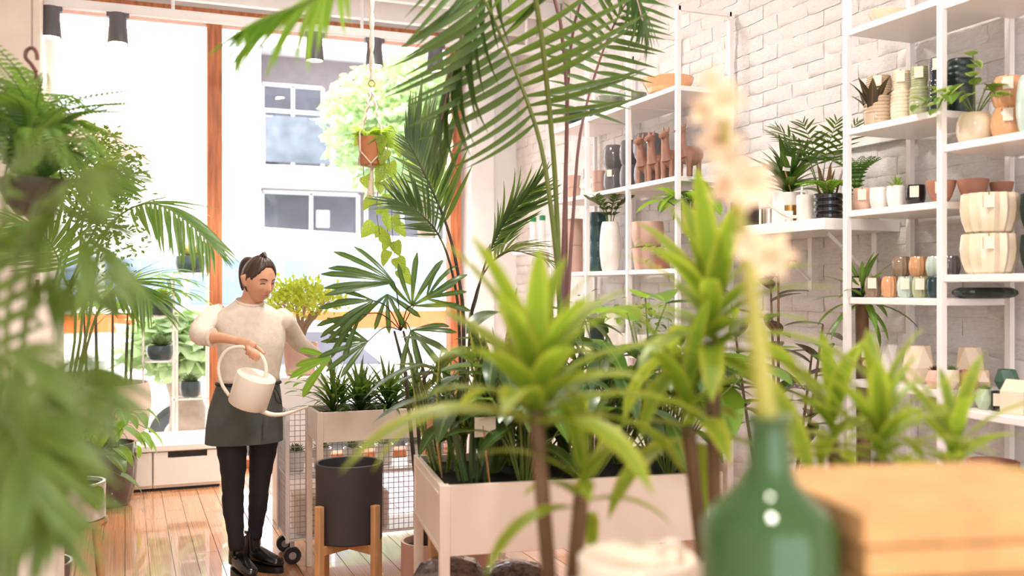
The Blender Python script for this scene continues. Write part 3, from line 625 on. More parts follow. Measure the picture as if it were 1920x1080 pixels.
ware('faceted_planter', 'white faceted planter beside the pink one', 'planter', 'facet', 1672, 3.05, 1.07 + E, 48, 64, C_white, group=g, rz=0.4)
ware('faceted_planter', 'large cream faceted planter', 'planter', 'facet', 1722, 3.02, 1.07 + E, 62, 70, C_crmgeo, group=g, rz=0.2)
_, pg2, Rg2, Hg2 = ware('faceted_planter', 'small pink faceted planter with a dark succulent', 'planter', 'facet', 1754, 2.92, 1.07 + E, 36, 34, C_pinkgeo, group=g)
_, pg3, Rg3, Hg3 = ware('faceted_planter', 'small cream faceted planter right of the shelf post', 'planter', 'facet', 1784, 2.96, 1.07 + E, 36, 36, C_crmgeo, group=g)
ware('faceted_planter', 'small terracotta faceted planter', 'planter', 'facet', 1812, 3.0, 1.07 + E, 34, 36, C_terra, group=g)
ware('faceted_planter', 'small beige faceted planter', 'planter', 'facet', 1840, 3.05, 1.07 + E, 38, 36, C_beige, group=g)
ware('faceted_planter', 'dark green faceted planter at the end of the row', 'planter', 'facet', 1888, 3.13, 1.07 + E, 46, 38, mat('green concrete', (78, 108, 92), 0.6), group=g)
ware('faceted_planter', 'large beige faceted planter at the back', 'planter', 'facet', 1818, 3.12, 1.07 + E, 56, 72, C_crmgeo, group=g, rz=0.3)
# ---- right unit, bay B
_, piv, Riv, Hiv = ware('ivy_pot', 'rounded cream pot with trailing ivy', 'pot', 'barrel', 1828, 2.97, 2.0 + E, 66, 58, C_crm)
t = dep(shelf_pt(1890, 3.0, 2.0))
ware('peach_pot', 'peach glazed round pot, lower of the pair', 'pot', 'barrel', 1890, 3.0, 2.0 + E, 60, 60, C_peach, tagged=True, group='peach pots'); ware('peach_pot', 'peach glazed round pot, upper of the pair', 'pot', 'barrel', 1890, 3.0, 2.0 + E, 58, 58, C_peach, tagged=True, group='peach pots', dz=m_px(60.5, t))
ware('mint_pot', 'mint glazed pot cut by the right picture edge', 'pot', 'barrel', 1938, 2.96, 2.0 + E, 60, 110, C_mint)
t = dep(shelf_pt(1855, 2.98, 1.51))
for k, w_ in ((0, 'lower'), (1, 'upper')):
    ware('pleated_pot', 'large cream pleated pot, %s of the pair' % w_, 'pot', 'pleat', 1855, 2.98, 1.51 + E, 96, 75, C_crm, tagged=True, group='pleated pots', dz=k * m_px(75.5, t))
    ware('pleated_pot', 'dark green pleated pot at the picture edge, %s of the pair' % w_, 'pot', 'pleat', 1962, 3.05, 1.51 + E, 84, 74, C_dgreen, group='pleated pots', dz=k * m_px(74.5, t))
_, pm1, Rm1, Hm1 = ware('mint_planter', 'pale mint faceted planter with small succulents', 'planter', 'facet', 1812, 2.95, 1.01 + E, 36, 38, C_mint, group=g)
_, pm2, Rm2, Hm2 = ware('mint_planter', 'soft green faceted planter with small succulents', 'planter', 'facet', 1846, 2.96, 1.01 + E, 36, 38, cer('pale green', (186, 204, 170), 0.5), group=g)
ware('black_cup', 'black cup beside the cream house shaped block', 'cup', 'cyl', 1872, 2.97, 1.01 + E, 26, 36, C_black, tagged=True)
p = shelf_pt(1908, 2.97, 1.01 + E); o = thing('house_block', 'cream house shaped ceramic with a card tag', 'ornament', p, 0.3); pr = [(-0.05, 0), (0.05, 0), (0.05, 0.08), (0, 0.12), (-0.05, 0.08)]
MB().add([(x_, -0.04, z_) for x_, z_ in pr] + [(x_, 0.04, z_) for x_, z_ in pr], [(0, 1, 2, 3, 4), (9, 8, 7, 6, 5)] + [(i, 5 + i, 5 + (i + 1) % 5, (i + 1) % 5) for i in range(5)]).build('body', C_crmgeo, o, smooth=False); price_tag(o, 0.045, 0.1, (0, -1))
ware('clay_bowl', 'wide terracotta bowl on the lowest right shelf', 'bowl', 'bowl', 1862, 3.0, 0.74 + E, 92, 38, C_terra)
# ---- white bottles with green caps and a brush by the far corner
o = thing('corner_shelf', 'small white wall shelf in the far corner', 'shelf', (3.14, 7.4, 1.74)); MB().box((-0.1, -0.42, 0), (0.105, 0.12, 0.03)).build('board', M_lacq, o)
MB().bar((0.09, -0.15, 0), (0.09, -0.15, -0.12), 0.02).build('bracket', M_metalw, o)
M_gcap = mat('green plastic', (40, 140, 84), 0.4)
for px, lab in ((1000, 'white spray bottle with green cap, left one'), (1017, 'white spray bottle with green cap, right one')):
    p = shelf_pt(px, 3.13, 1.771); o = thing('bottle', lab, 'bottle', p, group='green capped bottles')
    MB().lathe([(0, 0), (0.026, 0), (0.028, 0.005), (0.028, 0.21), (0.024, 0.235), (0, 0.235)], 18).build('body', mat('white plastic', (238, 238, 234), 0.4), o); MB().lathe([(0, 0.235), (0.025, 0.235), (0.025, 0.275), (0, 0.28)], 18).build('cap', M_gcap, o)
# ================================================================== PLANTERS, STANDS, TROLLEY
L_dark = leafmat('deep green leaf', (52, 82, 38), rib=(96, 122, 66), trans=0.25, rough=0.28); L_mid = leafmat('mid green leaf', (88, 126, 52), rib=(130, 160, 84), trans=0.4)
L_kentia = leafmat('kentia leaflet', (56, 80, 40), trans=0.22, rough=0.3); L_lime = leafmat('lime dracaena leaf', (118, 142, 44), edge=(168, 176, 66), trans=0.45, rough=0.4)
L_bright = leafmat('fresh green leaf', (122, 168, 52), rib=(160, 192, 90), trans=0.5); L_snake = leafmat('snake plant leaf', (66, 88, 46), edge=(176, 178, 78), band=(38, 62, 34), trans=0.15)
L_snakeg = leafmat('green snake plant leaf', (80, 104, 58), band=(44, 70, 40), trans=0.15); L_burg = leafmat('burgundy rubber leaf', (58, 46, 40), rib=(112, 66, 58), trans=0.12, rough=0.25)
L_pothos = leafmat('pothos leaf', (132, 172, 54), band=(208, 214, 110), trans=0.5); L_fern = leafmat('fern leaf', (98, 136, 60), trans=0.45, rough=0.5); L_var = leafmat('variegated leaf', (120, 160, 70), edge=(196, 206, 130), trans=0.4)
L_succ = leafmat('succulent leaf', (120, 142, 96), trans=0.1, rough=0.5); L_succd = leafmat('dark succulent leaf', (84, 62, 56), trans=0.1, rough=0.5); L_cream = leafmat('pale cream leaf', (214, 212, 160), trans=0.3)
L_left = leafmat('bamboo palm leaflet', (84, 108, 44), trans=0.35, rough=0.4); S_green = mat('green stem', (112, 128, 62), 0.5, var=0.15); S_brown = mat('woody stem', (112, 84, 60), 0.7, var=0.2); S_purp = mat('purple brown stem', (112, 76, 74), 0.5, var=0.15); S_dark = mat('dark cane', (64, 58, 44), 0.6, var=0.2)
M_planter = mat('off white planter board', (236, 220, 206), 0.4, var=0.02)
def soil(o, R, z, seg=20): MB().lathe([(0, z - 0.02), (R, z - 0.02), (R, z), (R * 0.5, z + 0.006), (0, z + 0.008)], seg).build('soil', C_soil, o)
def relw(o, *pts): return [Vector(p) - o.location for p in pts]
# ---- big raised planter in the middle
PC = W(825, 912, 3.3); A8 = math.radians(-8); e1 = Vector((math.cos(A8), math.sin(A8), 0)); e2 = Vector((-math.sin(A8), math.cos(A8), 0)); PZ = PC.z; PW, PD = 1.06, 0.64
def inpl(u, v, z=None): q = PC + e1 * u + e2 * v; q.z = PZ - 0.03 if z is None else z; return q
o = thing('raised_planter', 'large off white raised planter trough in the middle of the picture', 'planter', (PC.x, PC.y, 0), A8); zb = PZ - 0.245
for nm, lo, hi in (('front_panel', (0.035, 0.004, zb), (PW - 0.035, 0.024, PZ)), ('back_panel', (0.035, PD - 0.024, zb), (PW - 0.035, PD - 0.004, PZ)), ('side_panel', (0.004, 0.035, zb), (0.024, PD - 0.035, PZ)), ('side_panel', (PW - 0.024, 0.035, zb), (PW - 0.004, PD - 0.035, PZ)), ('bottom_panel', (0.024, 0.024, zb + 0.01), (PW - 0.024, PD - 0.024, zb + 0.03))):
    MB().box(lo, hi).build(nm, M_planter, o, bevel=0.002)
for x in (0, PW - 0.035):
    for y in (0, PD - 0.035): MB().box((x, y, 0), (x + 0.035, y + 0.035, PZ + 0.002)).build('leg', M_planter, o, bevel=0.002)
for x in (0.05, PW - 0.1): MB().box((x, PD - 0.12, 0), (x + 0.05, PD - 0.05, zb)).build('wooden_post', M_oak, o, bevel=0.002)
for x in (0.003,): MB().box((x - 0.006, 0.035, PZ - 0.035), (x, PD - 0.035, PZ - 0.028)).box((x - 0.006, 0.035, zb + 0.02), (x, PD - 0.035, zb + 0.027)).build('edge_bead', M_planter, o)
MB().box((0.024, 0.024, PZ - 0.12), (PW - 0.024, PD - 0.024, PZ - 0.03)).build('soil', C_soil, o)
# cellophane bags under it
M_film = mat('clear wrap over bark', (122, 112, 110), 0.12, var=0.45, scale=30, coat=0.8, bump=0.9, bscale=35)
for px, py, t, lab in ((845, 1062, 3.75, 'clear wrapped bag of bark under the planter, left one'), (965, 1070, 3.8, 'clear wrapped bag of bark under the planter, right one'), (1215, 1040, 3.7, 'clear wrapped bag of bark under the right end of the planter')):
    p = W(px, py, t); b = MB().lathe([(0, 0), (0.13, 0.0), (0.16, 0.05), (0.15, 0.14), (0.1, 0.2), (0.03, 0.22), (0, 0.222)], 22, mod=lambda a, r, z: r * (1 + 0.1 * math.sin(a * 5 + z * 30) + 0.06 * math.cos(a * 9)))
    ob = b.build('wrapped_bag', M_film, ang=80); ob.location = (p.x, p.y, p.z - 0.18); tag(ob, lab, 'bag', 'wrapped bags under the planter')
lo_ = min(W(845, 1062, 3.75).z, W(1215, 1040, 3.7).z) - 0.18
o = thing('low_shelf', 'long pale low shelf under the planter holding the wrapped bags', 'shelf', inpl(0.5, 0.3, 0), A8)
MB().box((-0.42, -0.2, lo_ - 0.04), (0.42, 0.2, lo_ - 0.002)).build('board', M_planter, o, bevel=0.003)
for x in (-0.38, 0.38):
    for y in (-0.16, 0.16): MB().box((x - 0.02, y - 0.02, 0), (x + 0.02, y + 0.02, lo_ - 0.04)).build('leg', M_planter, o)
# ---- back planter trough on legs and mesh trolley
o = thing('trough_planter', 'narrow off white planter trough on legs beside the woman', 'planter', (0.88, 4.76, 0)); BZ = 0.842
TW, TD = 1.0, 0.33
for nm, lo, hi in (('front_panel', (0.03, 0.003, BZ - 0.15), (TW - 0.03, 0.02, BZ)), ('back_panel', (0.03, TD - 0.02, BZ - 0.15), (TW - 0.03, TD - 0.003, BZ)), ('side_panel', (0.003, 0.03, BZ - 0.15), (0.02, TD - 0.03, BZ)), ('side_panel', (TW - 0.02, 0.03, BZ - 0.15), (TW - 0.003, TD - 0.03, BZ))): MB().box(lo, hi).build(nm, M_planter, o, bevel=0.002)
for x in (0, TW - 0.03):
    for y in (0, TD - 0.03): MB().box((x, y, 0), (x + 0.03, y + 0.03, BZ + 0.002)).build('leg', M_planter, o, bevel=0.002)
MB().box((0.02, 0.02, BZ - 0.14), (TW - 0.02, TD - 0.02, BZ - 0.03)).build('soil', C_soil, o)
o = thing('mesh_trolley', 'white wire mesh trolley on castors behind the narrow trough', 'trolley', (0.79, 5.12, 0)); TX, TY, TZ = 0.95, 0.32, 0.82
for x in (0, TX):
    for y in (0, TY): MB().bar((x, y, 0.12), (x, y, TZ), 0.018).build('post', M_metalw, o)
def meshpanel(a, b_, z0, z1, st=0.028):
    a = Vector(a); b_ = Vector(b_); m = MB(); n = max(2, int((b_ - a).length / st)); k = int((z1 - z0) / st)
    for i in range(n + 1): q = a.lerp(b_, i / n); m.bar(q + Zv * z0, q + Zv * z1, 0.003)
    for i in range(k + 1): m.bar(a + Zv * (z0 + (z1 - z0) * i / k), b_ + Zv * (z0 + (z1 - z0) * i / k), 0.003)
    return m
for a, b_ in (((0, 0.01, 0), (0, TY - 0.01, 0)), ((TX, 0.01, 0), (TX, TY - 0.01, 0)), ((0.01, 0, 0), (TX - 0.01, 0, 0))): meshpanel(a, b_, 0.14, TZ).build('mesh_panel', mat('zinc wire', (176, 172, 176), 0.35, metal=0.4), o, smooth=False)
for z in (0.47, 0.14): MB().box((0, 0, z - 0.015), (TX, TY, z)).build('shelf', M_metalw, o)
for x in (0.03, TX - 0.03):
    for y in (0.03, TY - 0.03):
        MB().bar((x, y, 0.05), (x, y, 0.125), 0.02).build('castor_fork', M_rim, o); wh = MB().tube([(x, y - 0.014, 0.045), (x, y + 0.014, 0.045)], 0.045, 20).build('castor', M_tyre, o); MB().tube([(x, y - 0.016, 0.045), (x, y + 0.016, 0.045)], 0.02, 14).build('hub', M_rim, wh)
ob = MB().box((0, 0, 0), (0.5, 0.2, 0.2)).build('storage_box', M_planter, bevel=0.006); ob.location = (0.85, 5.18, 0.142); tag(ob, 'cream box on the bottom shelf of the trolley', 'box')
def succulent(p, R, m, label, pot=None, H=0.0, potm=None, n=22, group=None):
    o = thing('succulent', label, 'succulent', p, group=group)
    if pot: pot_mb(pot, R, H).build('pot', potm, o, ang=30)
    b = MB(); c = Vector((0, 0, H * 0.98))
    for i in range(n):
        k = i / n; y = i * 2.399; d = dirv(y, 0.25 + 1.1 * k); L = R * (1.15 - 0.5 * k); s = Vector((-math.sin(y), math.cos(y), 0)) * (R * 0.2); u = d.cross(s).normalized() * (R * 0.08)
        b.add([c, c + d * L * 0.6 + s, c + d * L + Zv * R * 0.15, c + d * L * 0.6 - s, c + d * L * 0.55 - u, c + d * L * 0.55 + u], [(0, 1, 4), (1, 2, 4), (2, 3, 4), (3, 0, 4), (0, 5, 1), (1, 5, 2), (2, 5, 3), (3, 5, 0)])
    b.build('rosette', m, o); return o
for i, (x, lab) in enumerate(((0.86, 'pale potted succulent at the left end of the trolley'), (1.0, 'potted succulent second along the trolley shelf'), (1.17, 'potted succulent with dense rosette in mid trolley'), (1.35, 'potted succulent near the black pot rim'), (1.53, 'potted succulent at the right of the trolley'))):
    succulent((x, 5.28, 0.472), 0.055, L_succ, lab, 'taper', 0.1 + 0.01 * (i % 2), C_white, group='succulents on the trolley')
# ---- black pot on oak stand
bp = W(655, 1010, 4.2); o = thing('plant_stand', 'oak four legged plant stand under the black pot', 'plant stand', (bp.x, bp.y, 0), 0.5); zb = bp.z
for k in range(4):
    a = k * math.pi / 2; c, s_ = math.cos(a), math.sin(a); MB().box((0.152, -0.016, 0), (0.18, 0.016, zb + 0.17), Matrix.Rotation(a, 4, 'Z')).build('leg', M_oak, o, bevel=0.003)
for k in range(2): MB().box((-0.16, -0.014, zb - 0.042 - 0.0 * k), (0.16, 0.014, zb - 0.003), Matrix.Rotation(k * math.pi / 2, 4, 'Z')).build('crossbar', M_oak, o, bevel=0.003)
MB().box((0.181, -0.02, zb - 0.25), (0.183, 0.02, zb - 0.19)).build('price_tag', M_card, o)
ob = MB().lathe([(0, 0), (0.138, 0), (0.143, 0.006), (0.146, 0.335), (0.141, 0.338), (0.134, 0.335), (0.132, 0.06), (0, 0.055)], 48).build('cylinder_pot', mat('matte charcoal ceramic', (52, 48, 50), 0.6, var=0.05)); ob.location = (bp.x, bp.y, zb); tag(ob, 'large matte charcoal cylinder pot on the oak stand', 'pot')
# ---- left side: stool with white pot, dark pot, pink pot, cream plinth
p = W(142, 972, 4.3); o = thing('wooden_stool', 'small wooden stool under the white pot at lower left', 'stool', (p.x, p.y, 0), 0.35); zb = p.z
for k in range(4): MB().tube([(0.16 * math.cos(a), 0.16 * math.sin(a), 0) if j == 0 else (0.115 * math.cos(a), 0.115 * math.sin(a), zb - 0.002) for j in range(2) for a in [k * math.pi / 2 + 0.5]], [0.013, 0.02], 10).build('leg', M_oak, o)
MB().lathe([(0, zb - 0.03), (0.13, zb - 0.03), (0.135, zb - 0.016), (0.13, zb - 0.002), (0, zb - 0.002)], 28).build('seat', M_oak, o)
o = thing('white_potted_pothos', 'trailing green plant in a white pot on the wooden stool', 'potted plant', (p.x, p.y, zb)); MB().lathe(prof('cyl', 0.125, 0.165), 32).build('pot', C_white, o); soil(o, 0.11, 0.15)
for i in range(22):
    y = i * 2.399; pt = rng.uniform(-0.3, 1.2); st = [Vector((0, 0, 0.15)), dirv(y, 0.9) * 0.1 + Zv * 0.16, dirv(y, 0.1) * rng.uniform(0.12, 0.22) + Zv * rng.uniform(0.12, 0.4)]
    MB().tube(spline(st, 6), 0.0025, 4).build('stem', S_green, o); leaf(o, 'heart', 0.8, 0.5, L_bright if i % 3 else L_mid, st[-1], dirv(y, -0.5), rng.uniform(0.09, 0.13))
p = WZ(186, 948, 0.0) + Vector((0.06, 0, 0)); o = thing('dark_potted_plant', 'heart leaved plant in a tall dark glossy pot near the drawers', 'potted plant', p); MB().lathe(prof('tub', 0.18, 0.42), 36).build('pot', mat('dark pewter glaze', (74, 70, 72), 0.12, coat=0.6), o); soil(o, 0.155, 0.38)
for i in range(24):
    y = i * 2.399; e = dirv(y, 0.15) * rng.uniform(0.14, 0.27) + Zv * rng.uniform(0.32, 0.68); MB().tube(spline([Vector((0, 0, 0.38)), e * 0.5 + Zv * 0.3, e], 6), 0.003, 4).build('stem', S_green, o)
    leaf(o, 'heart', 0.75, 0.6, L_bright if i % 2 else L_mid, e, dirv(y, -0.6), rng.uniform(0.11, 0.17))
ob = MB().box((-0.95, 3.33, 0), (-0.2, 3.75, 1.42)).build('display_plinth', M_cream, bevel=0.01); tag(ob, 'tall cream display plinth at the left behind the palm leaves', 'plinth')
p = WZ(203, 829, 0.33); p = Vector((p.x, 7.68, 0.331)); o = thing('potted_lady_palm', 'lady palm in a wide blush pink pot on the drawer bench', 'potted plant', p)
MB().lathe(prof('tub', 0.30, 0.43), 48).build('pot', mat('blush fibreclay', (224, 196, 184), 0.6, var=0.04), o); soil(o, 0.26, 0.395)
for k in range(9):
    a = k * 0.7; b0 = Vector((0.15 * math.cos(a), 0.15 * math.sin(a), 0.38)); b1 = b0 * 1.15 + Zv * rng.uniform(0.3, 0.75); MB().tube([b0, b0.lerp(b1, 0.5), b1], [0.011, 0.009, 0.007], 6).build('cane', S_dark, o)
    for j in range(2):
        y = rng.uniform(-0.9, 0.9) - 0.7 if k % 2 else rng.uniform(0, 6.28); hub = b1 + dirv(y, 0.7) * rng.uniform(0.15, 0.4); hub.y = min(hub.y, 0.2)
        fan(o, b1, hub, dirv(y, rng.uniform(-0.3, 0.5)), 7, 0.34, 0.036, L_bright if rng.random() < 0.6 else L_mid, S_green, spread=2.5, curl=0.5)
p = WZ(128, 818, 0.33); ob = MB().lathe(prof('cyl', 0.16, 0.5), 36).build('blush_pot', C_blush); ob.location = (-0.33, 7.52, 0.331) if False else (-0.31, 7.86, 0.331)
ob.scale = (0.8, 0.8, 1); tag(ob, 'tall blush pot behind the lady palm against the cream wall', 'pot')
# ---- wire plant stands on the bench with pots
def wire_stand(px, w, z1, tiers, label):
    p = WY(px, 540, 7.78); o = thing('wire_stand', label, 'plant stand', (p.x, p.y, 0.331)); h = w / 2
    for x in (-h, h):
        for y in (-h * 0.8, h * 0.8): MB().bar((x, y, 0), (x, y, z1), 0.012).build('post', M_metalw, o)
    for z in [z1] + tiers:
        m = MB()
        for a, b_ in (((-h, -h * .8), (h, -h * .8)), ((h, -h * .8), (h, h * .8)), ((h, h * .8), (-h, h * .8)), ((-h, h * .8), (-h, -h * .8)), ((0, -h * .8), (0, h * .8))): m.bar((a[0], a[1], z - 0.006), (b_[0], b_[1], z - 0.006), 0.012)
        m.build('tier', M_metalw, o)
    return o.location
q = wire_stand(357, 0.25, 1.245, [0.29], 'taller white wire plant stand beside the wooden post'); q2 = wire_stand(300, 0.24, 0.92, [0.58], 'shorter white wire plant stand left of the taller one')
C_slate = cer('slate blue green pot', (58, 74, 78), 0.3)
for (base, z, R, H, m, lab) in ((q, 1.246, 0.115, 0.13, L_cream, 'pale leaved succulent in a dark bowl on the taller wire stand'), (q, 0.291, 0.08, 0.12, L_succ, 'succulent in a slate pot on the lower tier of the taller stand'), (q2, 0.921, 0.11, 0.12, L_var, 'green rosette in a dark pot on top of the shorter stand'), (q2, 0.581, 0.10, 0.11, L_succ, 'dark potted succulent on the lower tier of the shorter stand')):
    succulent((base.x, base.y, base.z + z), R, m, lab, 'tub', H, C_slate, n=34)
# ---- jade tree on a plinth behind the woman
p = W(563, 640, 6.0); o = thing('jade_tree', 'bonsai like jade tree with yellow green crown in a pink pot', 'potted plant', (p.x, p.y, 0.92)); MB().lathe(prof('taper', 0.11, 0.2), 28).build('pot', C_blush, o); soil(o, 0.092, 0.18)
ob = MB().box((-0.15, -0.15, 0), (0.15, 0.15, 0.918)).build('white_plinth', M_lacq, bevel=0.006); ob.location = (p.x, p.y, 0); tag(ob, 'slim white plinth under the jade tree', 'plinth')
tips = []
for k in range(8):
    a = k * 0.785; e = dirv(a, 0.95) * rng.uniform(0.26, 0.33) + Vector((0, 0, 0.2)); MB().tube(spline([Vector((0, 0, 0.18)), dirv(a, 1.2) * 0.12 + Zv * 0.19, e], 8), [0.02 - 0.0016 * i for i in range(9)], 8).build('branch', mat('jade bark', (176, 150, 126), 0.8), o); tips.append(e)
b = MB()
for e in tips + [(tips[i] + tips[(i + 3) % 8]) * 0.5 + Zv * 0.06 for i in range(8)]:
    for j in range(70):
        v = Vector((rng.gauss(0, 1), rng.gauss(0, 1), rng.gauss(0, 0.7))) * 0.05; c = e + v; d = (v.normalized() + Zv * 0.6).normalized() * 0.04; s_ = d.cross(Vector((rng.uniform(-1, 1), rng.uniform(-1, 1), 0.3))).normalized() * 0.012
        b.add([c, c + d * 0.6 + s_, c + d, c + d * 0.6 - s_], [(0, 1, 2, 3)])
tag(b.build('crown', leafmat('yellow jade leaf', (188, 196, 78), trans=0.4), o, smooth=False), kind='stuff')
# ================================================================== HANGING POT
p = W(697, 310, 5.2); o = thing('hanging_pot', 'terracotta pot in a knotted macrame hanger with trailing pothos', 'hanging plant', p)
MB().lathe(prof('taper', 0.077, 0.15), 32).build('pot', mat('warm terracotta', (196, 126, 84), 0.65, var=0.06), o); soil(o, 0.066, 0.135)
M_rope = mat('cotton rope', (228, 214, 196), 0.9, var=0.08, scale=60); ropez = 3.75 - p.z; ringz = m_px(153, 5.2)
m = MB()
for k in range(2):
    pts = [Vector((0.007 * math.cos(z * 28 + k * math.pi), 0.007 * math.sin(z * 28 + k * math.pi), z)) for z in [ringz + 0.02 + (ropez - ringz - 0.02) * i / 110 for i in range(111)]]; m.tube(pts, 0.008, 6)
m.build('twisted_cord', M_rope, o)
MB().tube([(0.017 * math.cos(a), 0, ringz + 0.017 * math.sin(a)) for a in [2 * math.pi * k / 20 for k in range(21)]], 0.0035, 6, cap=False).build('ring', C_brass, o)
for k in range(4):
    a = k * math.pi / 2 + 0.5; c, s_ = math.cos(a), math.sin(a); c2, s2 = math.cos(a + math.pi / 4), math.sin(a + math.pi / 4); c3, s3 = math.cos(a - math.pi / 4), math.sin(a - math.pi / 4)
    st = MB().tube([Vector((0.085 * c * k2 + 0.004 * math.sin(j * 1.3), 0.085 * s_ * k2, 0.15 + (ringz - 0.17) * (1 - k2))) for j, k2 in [(j, min(1, (j / 24) ** 1.2)) for j in range(25)]], [0.006 + 0.003 * abs(math.sin(j * 0.9)) if j < 12 else 0.005 for j in range(25)], 6)
    st.tube([(0.085 * c, 0.085 * s_, 0.15), (0.083 * c, 0.083 * s_, 0.07)], 0.005, 6); st.tube([(0.083 * c, 0.083 * s_, 0.07), (0.072 * c2, 0.072 * s2, 0.002)], 0.004, 6); st.tube([(0.083 * c, 0.083 * s_, 0.07), (0.072 * c3, 0.072 * s3, 0.002)], 0.004, 6); st.tube([(0.072 * c2, 0.072 * s2, 0.002), (0, 0, -0.012)], 0.004, 6)
    st.build('hanger_strand', M_rope, o)
MB().tube([(0, 0, -0.005), (0, 0, -0.03), (-0.004, 0, -0.1), (-0.008, 0, -0.19)], [0.01, 0.009, 0.013, 0.024], 10).build('tassel', M_rope, o)
for k, (pts, n) in enumerate(((((700, 250), (722, 262), (733, 330), (735, 420), (742, 505)), 13), (((700, 250), (715, 262), (712, 330), (706, 390), (712, 440)), 9), (((705, 250), (735, 245), (750, 265), (757, 300), (752, 335)), 5), (((695, 250), (685, 245), (680, 262), (682, 330)), 3), (((705, 250), (720, 240), (728, 300), (722, 370), (726, 430), (735, 470)), 10))):
    off = Fv * (-0.03 + 0.02 * (k % 3)); P = spline([W(a, b_, 5.14 + 0.03 * k) + off * 0 - p for a, b_ in pts], 24); v = MB().tube(P, 0.002, 4).build('vine', S_green, o)
    for i in range(n):
        j = int(3 + 21 * i / max(1, n - 1)) if n > 1 else 24; q_ = P[min(24, j)]; a = rng.uniform(0, 6.28); d = (Rv * math.cos(a) * 0.7 - Fv * 0.3 + Zv * (-0.8 + 0.3 * math.sin(a))); s_ = q_ + Rv * math.cos(a) * 0.02
        leaf(v, 'heart', 0.78, 0.4, L_pothos, s_, d, rng.uniform(0.07, 0.11), up=-Fv + Rv * rng.uniform(-0.6, 0.6) + Zv * 0.3)
for i in range(12): leaf(o, 'heart', 0.78, 0.5, L_pothos, Vector((0, 0, 0.145)) + dirv(i * 2.4, 0.4) * 0.05, dirv(i * 2.4, rng.uniform(-0.1, 0.8)), rng.uniform(0.07, 0.1))
# second macrame by the right window post
p = W(842, 290, 7.5); o = thing('macrame_hanger', 'empty cream macrame hanger against the right window post', 'macrame', p); b = MB()
for k in range(3): b.tube([Vector((0.022 * math.cos(z * 22 + k * 2.1), 0.022 * math.sin(z * 22 + k * 2.1), z)) for z in [0.02 + i * 0.012 for i in range(50)]], 0.011, 6)
b.build('knotted_band', M_rope, o); MB().tube([(0, 0, 0.6), (0, 0, ZC - p.z)], 0.006, 6).build('cord', M_rope, o); MB().tube([(0, 0, 0.03), (0, 0, -0.06), (0, 0, -0.14)], [0.012, 0.016, 0.022], 8).build('tassel', M_rope, o)
# ================================================================== PALMS AND OTHER PLANTS
# ---- tall kentia growing in the raised planter; the stems fan out from one base
base = W(1050, 860, 3.75); base.z = PZ - 0.04; t0 = 3.75
o = thing('tall_kentia_palm', 'tall palm with arching fronds reaching the top of the picture', 'palm', base)
def pf(o, pts, **k): return frond(o, [W(*q) - o.location for q in pts], **k)
B0 = (1050, 860, 3.75)
pf(o, [B0, (1050, 575, 3.7), (1040, 450, 3.6), (1018, 290, 3.5), (985, 180, 3.4), (940, 70, 3.3), (895, -20, 3.2), (830, -70, 3.1)], n=22, Lm=0.50, wid=0.030, m=L_kentia, mr=S_green, s0=0.5, up=-Fv * 0.6 + Zv * 0.4, ang=(1.0, 0.5), curl=0.6, droop=0.75, r=0.013)
pf(o, [B0, (1054, 560, 3.75), (1060, 350, 3.7), (1062, 150, 3.6), (1035, -20, 3.5), (960, -100, 3.4), (895, 0, 3.3), (855, 110, 3.25), (828, 225, 3.2)], n=22, Lm=0.40, wid=0.028, m=L_kentia, mr=S_purp, s0=0.62, up=Zv * 0.3 - Rv * 0.7 - Fv * 0.4, ang=(0.8, 0.35), curl=0.4, droop=1.1, r=0.011)
pf(o, [B0, (1066, 540, 3.75), (1075, 400, 3.8), (1088, 250, 3.8), (1122, 120, 3.8), (1165, 20, 3.75), (1215, -40, 3.7)], n=20, Lm=0.24, wid=0.022, m=L_kentia, mr=S_purp, s0=0.55, up=-Fv * 0.6 + Zv * 0.5, ang=(1.0, 0.5), curl=0.6, droop=0.6, r=0.010)
pf(o, [B0, (1060, 540, 3.8), (1063, 200, 3.9), (1078, 40, 3.8), (1120, -50, 3.7), (1180, -30, 3.6), (1205, 40, 3.5)], n=16, Lm=0.26, wid=0.024, m=L_kentia, mr=S_purp, s0=0.72, up=Zv * 0.6 + Rv * 0.5 - Fv * 0.3, ang=(0.8, 0.4), curl=0.4, droop=1.0, r=0.010)
pf(o, [B0, (1048, 500, 3.7), (1030, 200, 3.4), (980, -120, 2.9), (860, -260, 2.5), (720, -110, 2.2), (610, -12, 2.1), (530, 22, 2.1), (478, 45, 2.1)], n=22, Lm=0.20, wid=0.024, m=L_bright, mr=S_green, s0=0.70, up=Zv * 0.6 - Fv * 0.5, ang=(0.8, 0.3), curl=0.4, droop=0.5, r=0.012)
